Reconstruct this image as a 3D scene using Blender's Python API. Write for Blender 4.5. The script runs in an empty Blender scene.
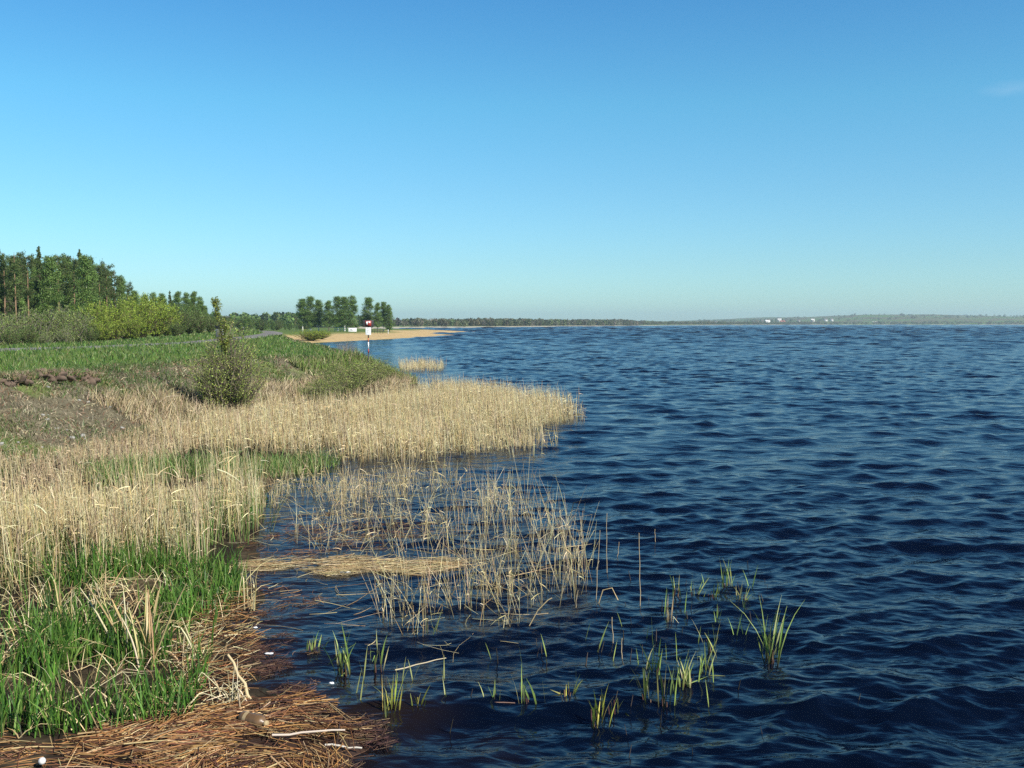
import bpy, math, random
import numpy as np
from mathutils import Vector

rng = np.random.default_rng(7)
random.seed(7)
SC = bpy.context.scene
COL = SC.collection
R = math.radians

# ------------------------------------------------------------------ camera
CAM_H, F, PITCH = 4.0, 35 / 36 * 1024, R(3.48)
cam_d = bpy.data.cameras.new('camera')
cam_d.sensor_width = 36; cam_d.lens = 35
cam_d.clip_start = 0.1; cam_d.clip_end = 20000
cam = bpy.data.objects.new('camera', cam_d); COL.objects.link(cam)
cam.location = (0, 0, CAM_H); cam.rotation_euler = (math.pi / 2 - PITCH, 0, 0)
SC.camera = cam
cp, sp = math.cos(PITCH), math.sin(PITCH)


def ray(px, py):
    dx, dy = (px - 512) / F, (384 - py) / F
    return np.array([dx, cp + dy * sp, -sp + dy * cp])


def at(px, py, z=0.0):
    """photo point -> point of the horizontal plane z"""
    d = ray(px, py)
    t = (z - CAM_H) / d[2]
    return np.array([d[0] * t, d[1] * t, z])


def atd(px, py, Y):
    """photo point -> point at the distance Y"""
    d = ray(px, py)
    t = Y / d[1]
    return np.array([d[0] * t, Y, CAM_H + d[2] * t])


# ------------------------------------------------------------------ noise
def vnoise(x, y, seed=0):
    xi, yi = np.floor(x).astype(np.int64), np.floor(y).astype(np.int64)
    fx, fy = x - xi, y - yi
    fx = fx * fx * (3 - 2 * fx); fy = fy * fy * (3 - 2 * fy)

    def h(a, b):
        n = (a * 374761393 + b * 668265263 + seed * 974711) & 0x7fffffff
        n = ((n ^ (n >> 13)) * 1274126177) & 0x7fffffff
        return ((n ^ (n >> 16)) & 0xffff) / 65535.0
    a, b, c, d = h(xi, yi), h(xi + 1, yi), h(xi, yi + 1), h(xi + 1, yi + 1)
    return (a + (b - a) * fx) * (1 - fy) + (c + (d - c) * fx) * fy


def fbm(x, y, seed=0, oct=4):
    s, a, t = 0, 1.0, 0
    for i in range(oct):
        s = s + a * vnoise(x * 2 ** i, y * 2 ** i, seed + i); t += a; a *= .5
    return s / t


def sstep(a, b, x):
    t = np.clip((x - a) / (b - a), 0, 1)
    return t * t * (3 - 2 * t)


# ------------------------------------------------------------------ terrain
LAKE = np.array([
    (-1.0, 0), (-1.3, 7.5), (-2.0, 9.6), (-2.9, 11), (-3.6, 13.5), (-4.4, 16.8), (-5.5, 22), (-6.2, 26), (-6.0, 30),
    (-6.0, 45), (-6, 57), (-5.6, 63), (-6.6, 68), (-8.5, 75), (-14.0, 94), (-20.5, 112), (-36, 175), (-40, 205),
    (-36, 222), (-28, 272), (-20, 312), (-15, 330), (-22, 350), (-30, 400), (-13, 462), (-50, 505), (-70, 560),
    (-120, 700), (-28, 880), (205, 1580), (700, 2450), (1600, 2550), (4200, 2700), (4200, -40), (-1, -40)], float)


def poly_sd(P, x, y):
    """signed distance, negative inside the lake"""
    sh = x.shape; x = x.ravel(); y = y.ravel()
    d2 = np.full(x.shape, 1e18); ins = np.zeros(x.shape, bool)
    n = len(P)
    for i in range(n):
        ax, ay = P[i]; bx, by = P[(i + 1) % n]
        ex, ey = bx - ax, by - ay
        t = np.clip(((x - ax) * ex + (y - ay) * ey) / (ex * ex + ey * ey), 0, 1)
        d2 = np.minimum(d2, (x - ax - t * ex) ** 2 + (y - ay - t * ey) ** 2)
        c = ((ay > y) != (by > y))
        with np.errstate(divide='ignore', invalid='ignore'):
            ins ^= c & (x < ex * (y - ay) / (ey if ey else 1e-9) + ax)
    d = np.sqrt(d2)
    return np.where(ins, -d, d).reshape(sh)


TY = [0, 26, 34, 43, 55, 62, 68, 75, 94, 112, 150, 175, 205, 260, 330, 480, 700]
TX = [-13, -13, -12.8, -12.5, -11.5, -9.5, -7.4, -9.2, -14.8, -21.3, -31, -37, -44, -60, -70, -90, -140]
CX = [-18, -17.6, -17.4, -17.3, -16.5, -13.5, -10.6, -12.6, -18, -24.5, -34.5, -41, -50, -70, -90, -120, -180]
CZ = [2.05, 2.1, 2.1, 2.05, 1.95, 1.85, 1.75, 1.75, 1.85, 1.95, 2.1, 2.2, 2.1, 2.0, 2.0, 2.0, 2]
RY = [0, 56, 68, 90, 108, 130, 180, 260, 400, 700]
RZ = [2.5, 2.5, 2.36, 2.25, 2.42, 2.6, 2.6, 2.2, 2.0, 2]
ROADX_Y = [0, 30, 60, 90, 110, 130, 150, 175, 210, 260, 330, 420]
ROADX_X = [-29, -29, -29, -29, -29.4, -31.5, -36, -43, -56, -80, -118, -170]


def roadx(y): return np.interp(y, ROADX_Y, ROADX_X)


def height(x, y, detail=True):
    sd = poly_sd(LAKE, x, y)
    tx, cx, cz = np.interp(y, TY, TX), np.interp(y, TY, CX), np.interp(y, TY, CZ)
    rz = np.interp(y, RY, RZ)
    u = (tx - x) / (tx - cx)                                    # 0 at the toe of the bank, 1 on its crest
    bank = cz * (0.85 * np.clip(u, 0, 1) + 0.15 * sstep(0, 1, u))
    v = np.clip((cx - x) / np.maximum(cx - roadx(y) - 2.5, 2), 0, 1)
    bank = np.where(u > 1, cz + (rz - cz) * v, bank)
    bank = bank - 0.9 * sstep(6, 22, roadx(y) - x)
    bank = np.where(y > 700, 0, bank)
    sand = np.clip(sd * 0.055, 0, 1.5)
    marsh = 0.09 * sstep(0, 2.5, sd) + np.clip(sd, 0, 3) * 0.02
    flat = np.where(y > 195, sand, marsh)
    hill = np.clip((sd - 30) * 0.034, 0, 36) * (.25 + .75 * sstep(650, 1500, x)) * sstep(1300, 2300, y + x * .3) * (0.45 + 0.75 * fbm(x / 420, y / 600, 5, 3))
    hill = hill + np.clip(sd, 0, 300) / 300 * 2 * (y > 700)
    bank = np.where(sd < 0, 0, bank)
    land = np.maximum(flat, bank) + hill
    if detail:
        n1 = fbm(x * .55, y * .55, 11) - .5
        n2 = fbm(x * 2.3, y * 2.3, 12, 3) - .5
        amp = np.where((u > -0.05) & (u < 1.1), 1.0, 0.45)
        amp = np.where(np.abs(x - roadx(y)) < 3.2, 0.08, amp)
        near = 1 / (1 + np.hypot(x, y) / 150)
        land = land + (n1 * .30 + n2 * .16) * amp * near * sstep(1.5, 6, sd)
    under = np.maximum(-1.6, sd * 0.12)
    return np.where(sd < 0, under, land), sd, u


def hz(x, y, detail=True):
    h, _, _ = height(np.array([float(x)]), np.array([float(y)]), detail)
    return float(h[0])


def hit(px, py):
    """photo point -> point of the ground"""
    d = ray(px, py); t = np.arange(6, 260, .1)
    hx, _, _ = height(d[0] * t, d[1] * t)
    k = np.argmax(CAM_H + d[2] * t < hx)
    return d[0] * t[k], d[1] * t[k], hx[k]


# ------------------------------------------------------------------ materials
def node_mat(name):
    m = bpy.data.materials.new(name); m.use_nodes = True
    nt = m.node_tree
    return m, nt, nt.nodes['Principled BSDF'], nt.nodes['Material Output']


def mat_plain(name, col, rough=.6, metal=0.0, var=.15, scale=8.0, bump=.2):
    m, nt, b, out = node_mat(name)
    tc = nt.nodes.new('ShaderNodeTexCoord'); nz = nt.nodes.new('ShaderNodeTexNoise')
    nz.inputs['Scale'].default_value = scale; nz.inputs['Detail'].default_value = 5
    nt.links.new(tc.outputs['Object'], nz.inputs['Vector'])
    mr = nt.nodes.new('ShaderNodeMapRange')
    mr.inputs['To Min'].default_value = 1 - var; mr.inputs['To Max'].default_value = 1 + var
    nt.links.new(nz.outputs['Fac'], mr.inputs['Value'])
    mx = nt.nodes.new('ShaderNodeMix'); mx.data_type = 'RGBA'; mx.blend_type = 'MULTIPLY'
    mx.inputs['Factor'].default_value = 1; mx.inputs['A'].default_value = (*col, 1)
    nt.links.new(mr.outputs['Result'], mx.inputs['B'])
    nt.links.new(mx.outputs['Result'], b.inputs['Base Color'])
    b.inputs['Roughness'].default_value = rough; b.inputs['Metallic'].default_value = metal
    if bump:
        bp = nt.nodes.new('ShaderNodeBump'); bp.inputs['Strength'].default_value = bump; bp.inputs['Distance'].default_value = .02
        nt.links.new(nz.outputs['Fac'], bp.inputs['Height']); nt.links.new(bp.outputs['Normal'], b.inputs['Normal'])
    return m


def mat_attr(name, rough=.6, transl=0.0, spec=.3, noise=None):
    """colour carried by each blade, leaf or patch of ground"""
    m, nt, b, out = node_mat(name)
    at_ = nt.nodes.new('ShaderNodeAttribute'); at_.attribute_name = 'Col'
    src = at_.outputs['Color']
    if noise:
        tc = nt.nodes.new('ShaderNodeTexCoord')
        prev = None
        for sc_, lo, hi in noise:
            nz = nt.nodes.new('ShaderNodeTexNoise'); nz.inputs['Scale'].default_value = sc_; nz.inputs['Detail'].default_value = 6
            nt.links.new(tc.outputs['Object'], nz.inputs['Vector'])
            mr = nt.nodes.new('ShaderNodeMapRange'); mr.inputs['From Min'].default_value = .3; mr.inputs['From Max'].default_value = .7
            mr.inputs['To Min'].default_value = lo; mr.inputs['To Max'].default_value = hi
            nt.links.new(nz.outputs['Fac'], mr.inputs['Value'])
            mx = nt.nodes.new('ShaderNodeMix'); mx.data_type = 'RGBA'; mx.blend_type = 'MULTIPLY'; mx.inputs['Factor'].default_value = 1
            nt.links.new(src, mx.inputs['A']); nt.links.new(mr.outputs['Result'], mx.inputs['B'])
            src = mx.outputs['Result']; prev = nz
        bp = nt.nodes.new('ShaderNodeBump'); bp.inputs['Strength'].default_value = .6; bp.inputs['Distance'].default_value = .05
        nt.links.new(prev.outputs['Fac'], bp.inputs['Height']); nt.links.new(bp.outputs['Normal'], b.inputs['Normal'])
    nt.links.new(src, b.inputs['Base Color'])
    b.inputs['Roughness'].default_value = rough; b.inputs['Specular IOR Level'].default_value = spec
    if transl:
        tr = nt.nodes.new('ShaderNodeBsdfTranslucent'); ms = nt.nodes.new('ShaderNodeMixShader')
        ms.inputs['Fac'].default_value = transl
        nt.links.new(src, tr.inputs['Color'])
        nt.links.new(b.outputs['BSDF'], ms.inputs[1]); nt.links.new(tr.outputs['BSDF'], ms.inputs[2])
        nt.links.new(ms.outputs['Shader'], out.inputs['Surface'])
    return m


M_LEAF = mat_attr('leaf', .55, .38, .3)
M_GRASS = mat_attr('grass_blade', .5, .25, .35)
M_REED = mat_attr('dry_reed', .6, .12, .3)
M_BARK = mat_attr('bark', .85, 0, .15)
M_GROUND = mat_attr('ground', .95, 0, .1, noise=[(1.3, .75, 1.2), (9, .6, 1.3)])
M_PLAIN = mat_attr('painted', .5, 0, .3)


def mat_water():
    """dark water body under a Fresnel sheen that keeps a little of the water's own blue"""
    m, nt, b, out = node_mat('lake_water')
    nt.nodes.remove(b)
    at_ = nt.nodes.new('ShaderNodeAttribute'); at_.attribute_name = 'Col'
    tc = nt.nodes.new('ShaderNodeTexCoord')
    prev = None
    for sc_, dist, st, stretch in ((2.2, .05, .35, .5), (9.0, .012, .22, .6)):
        mp = nt.nodes.new('ShaderNodeMapping'); mp.inputs['Rotation'].default_value = (0, 0, R(14))
        mp.inputs['Scale'].default_value = (stretch, 1, 1)
        nz = nt.nodes.new('ShaderNodeTexNoise'); nz.inputs['Scale'].default_value = sc_; nz.inputs['Detail'].default_value = 3
        nz.inputs['Distortion'].default_value = .6
        nt.links.new(tc.outputs['Object'], mp.inputs['Vector']); nt.links.new(mp.outputs['Vector'], nz.inputs['Vector'])
        bp = nt.nodes.new('ShaderNodeBump'); bp.inputs['Strength'].default_value = st; bp.inputs['Distance'].default_value = dist * 3
        nt.links.new(nz.outputs['Fac'], bp.inputs['Height'])
        if prev: nt.links.new(prev.outputs['Normal'], bp.inputs['Normal'])
        prev = bp
    df = nt.nodes.new('ShaderNodeBsdfDiffuse'); gl = nt.nodes.new('ShaderNodeBsdfGlossy'); fr = nt.nodes.new('ShaderNodeFresnel'); mx = nt.nodes.new('ShaderNodeMixShader')
    gl.inputs['Roughness'].default_value = .05; gl.inputs['Color'].default_value = (.68, .70, .745, 1)
    fr.inputs['IOR'].default_value = 1.333
    nt.links.new(at_.outputs['Color'], df.inputs['Color'])
    for n_ in (gl, fr): nt.links.new(prev.outputs['Normal'], n_.inputs['Normal'])
    nt.links.new(fr.outputs['Fac'], mx.inputs['Fac']); nt.links.new(df.outputs['BSDF'], mx.inputs[1]); nt.links.new(gl.outputs['BSDF'], mx.inputs[2])
    nt.links.new(mx.outputs['Shader'], out.inputs['Surface'])
    return m


# ------------------------------------------------------------------ mesh builders
def new_obj(name, me, mat, parent=None, smooth=False):
    if mat is not None and not me.materials: me.materials.append(mat)
    if smooth: me.polygons.foreach_set('use_smooth', np.ones(len(me.polygons), bool))
    o = bpy.data.objects.new(name, me); COL.objects.link(o)
    if parent is not None: o.parent = parent
    return o


def tag(o, label=None, cat=None, group=None, kind=None):
    if label: o['label'] = label
    if cat: o['category'] = cat
    if group: o['group'] = group
    if kind: o['kind'] = kind
    return o


def thing(name, loc, label, cat, group=None, rz=0, scale=1):
    o = bpy.data.objects.new(name, None); COL.objects.link(o)
    o.empty_display_size = .2
    o.location = loc; o.rotation_euler = (0, 0, rz)
    o.scale = (scale, scale, scale) if np.isscalar(scale) else scale
    return tag(o, label, cat, group)


def mesh_np(name, V, Q, C=None):
    """V (n,3), Q (m,k) faces of k corners each, C (n,3) colours"""
    me = bpy.data.meshes.new(name)
    n, (m, k) = len(V), Q.shape
    me.vertices.add(n); me.vertices.foreach_set('co', np.ascontiguousarray(V, np.float32).ravel())
    me.loops.add(m * k); me.loops.foreach_set('vertex_index', np.ascontiguousarray(Q, np.int32).ravel())
    me.polygons.add(m)
    me.polygons.foreach_set('loop_start', np.arange(0, m * k, k, dtype=np.int32))
    me.polygons.foreach_set('loop_total', np.full(m, k, np.int32))
    if C is not None:
        a = me.attributes.new('Col', 'FLOAT_COLOR', 'POINT')
        c4 = np.ones((n, 4), np.float32); c4[:, :3] = np.clip(C, 0.001, 1)
        a.data.foreach_set('color', c4.ravel())
    me.update(calc_edges=True)
    return me


class Geo:
    """collects quads into one mesh"""
    def __init__(s): s.V, s.Q, s.C, s.n = [], [], [], 0

    def add(s, V, Q, C):
        s.V.append(V); s.Q.append(Q + s.n); s.C.append(C); s.n += len(V)

    def tubes(s, P, rad, col, sides=3):
        """P (N,K,3) polylines, rad (N,K), col (N,3) or (N,K,3)"""
        N, K, _ = P.shape
        if N == 0: return
        T = np.gradient(P, axis=1); T /= np.linalg.norm(T, axis=2, keepdims=True) + 1e-9
        ref = rng.normal(size=(N, 1, 3)); ref = np.broadcast_to(ref, P.shape)
        A = np.cross(T, ref); A /= np.linalg.norm(A, axis=2, keepdims=True) + 1e-9
        B = np.cross(T, A)
        if col.ndim == 2: col = np.broadcast_to(col[:, None, :], (N, K, 3))
        if sides == 2:
            V = np.stack([P + A * rad[..., None], P - A * rad[..., None]], 2)
        else:
            an = np.arange(sides) * 2 * math.pi / sides
            V = P[:, :, None, :] + rad[..., None, None] * (A[:, :, None, :] * np.cos(an)[:, None] + B[:, :, None, :] * np.sin(an)[:, None])
        S = V.shape[2]
        C = np.broadcast_to(col[:, :, None, :], V.shape).reshape(-1, 3)
        i = np.arange(N)[:, None, None] * K * S; k = np.arange(K - 1)[None, :, None] * S
        j = np.arange(1 if sides == 2 else S)[None, None, :]; j2 = (j + 1) % S
        Q = np.stack([i + k + j, i + k + j2, i + k + S + j2, i + k + S + j], -1).reshape(-1, 4)
        s.add(V.reshape(-1, 3), Q, C)

    def leaves(s, P, size, col, up=0.3, asp=.55):
        """bent diamond leaves"""
        N = len(P)
        if N == 0: return
        d = rng.normal(size=(N, 3)); d /= np.linalg.norm(d, axis=1, keepdims=True)
        r = rng.normal(size=(N, 3)); r[:, 2] += up
        a = np.cross(d, r); a /= np.linalg.norm(a, axis=1, keepdims=True) + 1e-9
        size = np.broadcast_to(size, (N,))[:, None]
        V = np.stack([P - d * size * .5, P + a * size * asp * .5, P + d * size * .5, P - a * size * asp * .5], 1)
        Q = np.arange(N * 4).reshape(N, 4)
        s.add(V.reshape(-1, 3), Q, np.repeat(col, 4, 0))

    def box(s, lo, hi, col):
        x0, y0, z0 = lo; x1, y1, z1 = hi
        V = np.array([(x0, y0, z0), (x1, y0, z0), (x1, y1, z0), (x0, y1, z0), (x0, y0, z1), (x1, y0, z1), (x1, y1, z1), (x0, y1, z1)], float)
        Q = np.array([(3, 2, 1, 0), (4, 5, 6, 7), (0, 1, 5, 4), (1, 2, 6, 5), (2, 3, 7, 6), (3, 0, 4, 7)])
        s.add(V, Q, np.tile(np.array(col, float), (8, 1)))

    def lathe(s, prof, n, col, axis='z', center=(0, 0, 0), jitter=0.0):
        prof = np.array(prof, float); a = np.arange(n) * 2 * math.pi / n
        K = len(prof)
        V = np.stack([prof[:, 0][:, None] * np.cos(a), prof[:, 0][:, None] * np.sin(a), np.broadcast_to(prof[:, 1][:, None], (K, n))], -1)
        if axis == 'x': V = V[..., [2, 0, 1]]
        V = V.reshape(-1, 3) + np.array(center)
        k = np.arange(K - 1)[:, None] * n; j = np.arange(n)[None]; j2 = (j + 1) % n
        Q = np.stack([k + j, k + j2, k + n + j2, k + n + j], -1).reshape(-1, 4)
        col = np.array(col, float)
        s.add(V, Q, np.tile(col, (len(V), 1)) if col.ndim == 1 else np.repeat(col, n, 0))

    def mesh(s, name): return mesh_np(name, np.concatenate(s.V), np.concatenate(s.Q), np.concatenate(s.C))


def pick(pal, N, jit=.15):
    pal = np.array(pal, float)
    c = pal[rng.integers(0, len(pal), N)]
    return c * (1 + jit * rng.normal(size=(N, 1))) * (1 + .05 * rng.normal(size=(N, 3)))


def in_poly(P, x, y): return poly_sd(np.array(P, float), x, y) < 0


def scatter(P, n, lod=0.0):
    """n points in a polygon; lod > 0 thins them with the distance"""
    P = np.array(P, float); lo, hi = P.min(0), P.max(0)
    X, Y = [], []; tot = 0
    while tot < n:
        x = rng.uniform(lo[0], hi[0], 60000); y = rng.uniform(lo[1], hi[1], 60000)
        k = in_poly(P, x, y)
        if lod:
            d = np.hypot(x, y); dm = max(np.hypot(*P.T).min(), 8)
            k &= rng.random(60000) < (dm / d) ** lod
        X.append(x[k]); Y.append(y[k]); tot += k.sum()
    return np.concatenate(X)[:n], np.concatenate(Y)[:n]


def stems_poly(x, y, z, H, lean, bend, K=4, kink=0.0, ang=None, wind=(0, 0)):
    """polylines of standing blades"""
    N = len(x)
    if ang is None: ang = rng.uniform(0, 2 * math.pi, N)
    t = np.linspace(0, 1, K)[None, :]
    ln = lean[:, None] * t + bend[:, None] * t ** 2.2
    P = np.empty((N, K, 3))
    P[..., 0] = x[:, None] + H[:, None] * (ln * np.cos(ang)[:, None] + wind[0] * t ** 2)
    P[..., 1] = y[:, None] + H[:, None] * (ln * np.sin(ang)[:, None] + wind[1] * t ** 2)
    P[..., 2] = z[:, None] + H[:, None] * t * np.sqrt(np.clip(1 - .45 * ln ** 2, .15, 1))
    if kink:
        b = np.where(rng.random(N) < kink)[0]
        if len(b):
            kb = rng.integers(max(1, K // 2), K, len(b))
            for q, kk in zip(b, kb):
                seg = H[q] / (K - 1); a = rng.uniform(0, 2 * math.pi); dz = rng.uniform(-.8, .35)
                hz_ = math.sqrt(1 - dz * dz)
                for i in range(kk, K):
                    P[q, i] = P[q, i - 1] + seg * np.array([math.cos(a) * hz_, math.sin(a) * hz_, dz])
    return P


def taper(N, K, w, tip=.15, base=1.0, mid=1.0):
    t = np.linspace(0, 1, K)
    prof = np.where(t < .5, base + (mid - base) * t * 2, mid + (tip - mid) * (t - .5) * 2)
    return w[:, None] * prof[None]


# ================================================================== SETTING
# ---- ground: one sheet out past the far hills
def polar(r, a0, a1, na):
    a = np.linspace(a0, a1, na)
    X = r[:, None] * np.sin(a)[None]; Y = r[:, None] * np.cos(a)[None]
    nr = len(r)
    i = np.arange(nr - 1)[:, None] * na; j = np.arange(na - 1)[None]
    Q = np.stack([i + j, i + j + 1, i + na + j + 1, i + na + j], -1).reshape(-1, 4)
    return X, Y, Q


GREEN1, GREEN2 = np.array((.07, .13, .022)), np.array((.14, .18, .045))
BROWN1, BROWN2 = np.array((.075, .065, .04)), np.array((.19, .165, .105))
MUD, SAND, STRAW = np.array((.022, .016, .011)), np.array((.50, .36, .17)), np.array((.24, .19, .10))


def ground_color(x, y, sd, u, h):
    n = fbm(x * .35, y * .35, 31, 4); n2 = fbm(x * 1.6, y * 1.6, 33, 3); nf = fbm(x / 60, y / 60, 35, 4)
    g = GREEN1 + (GREEN2 - GREEN1) * n[..., None]
    br = BROWN1 + (BROWN2 - BROWN1) * n2[..., None]
    c = g.copy()
    slope = sstep(-.15, .05, u) * (1 - sstep(.98, 1.12, u + (n - .5) * .25)) * (y < 190)
    patch = slope * (1 - .75 * sstep(.52, .66, n))
    c = c + (br - c) * patch[..., None]
    marsh = (sd < 9) & (u < 0) & (y < 190)
    c = np.where(marsh[..., None], MUD + (STRAW - MUD) * (.25 * sstep(.5, .75, n2))[..., None], c)
    sandm = ((y > 190) & (y < 600)) * (1 - sstep(16, 26, sd + (n - .5) * 14)) * sstep(.02, .04, h)
    c = c + (SAND * (.8 + .4 * n2[..., None]) - c) * sandm[..., None]
    far = (y > 650)
    field = np.where(nf[..., None] > .52, np.array((.10, .17, .045)), np.array((.13, .12, .065)))
    c = np.where(far[..., None], field, c)
    shore = far & (sd < 22)
    c = np.where(shore[..., None], np.array((.42, .38, .28)), c)
    c = np.where((sd < 0)[..., None], np.array((.03, .03, .02)), c)
    return c


r = np.concatenate([np.linspace(2, 90, 430), np.geomspace(90.5, 6400, 330)])
X, Y, Q = polar(r, R(-82), R(82), 620)
h, sd, u = height(X, Y)
Cg = ground_color(X, Y, sd, u, h)
me = mesh_np('ground', np.stack([X, Y, h], -1).reshape(-1, 3), Q, Cg.reshape(-1, 3))
ground = tag(new_obj('ground', me, M_GROUND, smooth=True), kind='structure')

# ---- road on the dyke: a sheet with worn edges, 4 mm and more above the ground
yy = np.concatenate([np.arange(18, 200, 1.5), np.arange(200, 420, 6)])
rx = roadx(yy)
offs = np.array([-1.5, -1.1, 0, 1.1, 1.5])
V = np.stack([rx[:, None] + offs + .12 * np.sin(yy[:, None] * 1.7 + offs * 3) * (np.abs(offs) > 1.3), np.broadcast_to(yy[:, None], (len(yy), 5)), np.zeros((len(yy), 5))], -1)
hh, _, _ = height(V[..., 0], V[..., 1])
V[..., 2] = hh.max(1, keepdims=True) + np.array([.0, .05, .09, .05, .0])
i = np.arange(len(yy) - 1)[:, None] * 5; j = np.arange(4)[None]
Q = np.stack([i + j, i + j + 1, i + 5 + j + 1, i + 5 + j], -1).reshape(-1, 4)
nn = fbm(V[..., 0] * .8, V[..., 1] * .3, 44, 3)
Cr = np.array((.20, .19, .175)) * (.75 + .5 * nn[..., None])
road = tag(new_obj('road', mesh_np('road', V.reshape(-1, 3), Q, Cr.reshape(-1, 3)), M_GROUND), kind='structure')

# ---- lake
rr = [3.5]
while rr[-1] < 2900:
    q = rr[-1]
    rr.append(q + min(max(.035, q * q / (CAM_H * F) * .85), max(.24, q * .0022)))
rr = np.array(rr)
X, Y, Q = polar(rr, R(-46), R(48), 900)
ok = np.ones(X.shape)
dens = np.maximum(np.gradient(rr)[:, None] * 1.0, rr[:, None] * R(94) / 900 * .6)
Zw = np.zeros(X.shape); DX = np.zeros(X.shape); DY = np.zeros(X.shape)
shelter = .16 + .84 * sstep(-6.5, 4.5, X - .05 * (Y - 12))
shelter = np.where(Y > 60, np.maximum(shelter, sstep(-10, 2, X + .12 * (Y - 60))), shelter)
shelter = np.maximum(shelter, .5 * sstep(90, 140, Y))
gust = .55 + .9 * fbm(X / 9, Y / 14, 71, 3)
wr = np.random.default_rng(21)
NC = 200
for c in range(NC):
    f = (c + wr.random()) / NC
    lam = 60 * (0.14 / 60) ** f
    k = 2 * math.pi / lam
    f = max(0, math.log(4.2 / lam) / math.log(30))
    th = R(-90 + 10) + wr.normal() * (.40 + .55 * f)
    slope = (.040 if lam > 4.2 else .036) * (.74 if 1.3 < lam < 4.2 else 1.0) * (1.3 if lam < .9 else 1) * (1 - .40 * f)
    a = slope / k
    ph = wr.uniform(0, 6.283)
    w = 1 - sstep(.2, .42, dens / lam)
    if lam > 3.2: w = w * sstep(.05, .11, dens / lam)           # the finest waves the sheet can carry at each distance
    ky, kx = k * math.sin(th), k * math.cos(th)
    if not (w > .01).any(): continue
    rows = np.where((w > .01).any(1))[0]; S = slice(rows.min(), rows.max() + 1)
    arg = kx * X[S] + ky * Y[S] + ph
    A = a * w[S] * shelter[S] * (1 - .5 * sstep(500, 1400, Y[S])) * (gust[S] if lam < 1.2 else 1)
    Zw[S] += A * np.sin(arg)
    DX[S] += A * np.cos(arg) * math.cos(th) * .9
    DY[S] += A * np.cos(arg) * math.sin(th) * .9
sdw = -poly_sd(LAKE, X, Y)
near = (1 - sstep(.1, 1.9, sdw + (fbm(X * .9, Y * .9, 101, 3) - .5) * 2))[..., None]
cw = np.array((.001, .003, .009)) * (1 - near) + np.array((.012, .008, .006)) * near
me = mesh_np('lake', np.stack([X + DX, Y + DY, Zw], -1).reshape(-1, 3), Q, cw.reshape(-1, 3))
M_WATER = mat_water()
lake = tag(new_obj('lake_water', me, M_WATER, smooth=True), kind='structure')

# ================================================================== VEGETATION (stuff)
REEDP = [(.62, .50, .25), (.54, .43, .20), (.70, .60, .36), (.42, .31, .14), (.58, .49, .27), (.66, .57, .34)]
REEDB = [(.36, .25, .12), (.28, .19, .09), (.42, .31, .16)]
GRN = [(.065, .16, .02), (.095, .20, .028), (.04, .10, .016), (.14, .22, .045)]
OLIVE = [(.12, .15, .04), (.16, .17, .06), (.09, .13, .035)]


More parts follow.
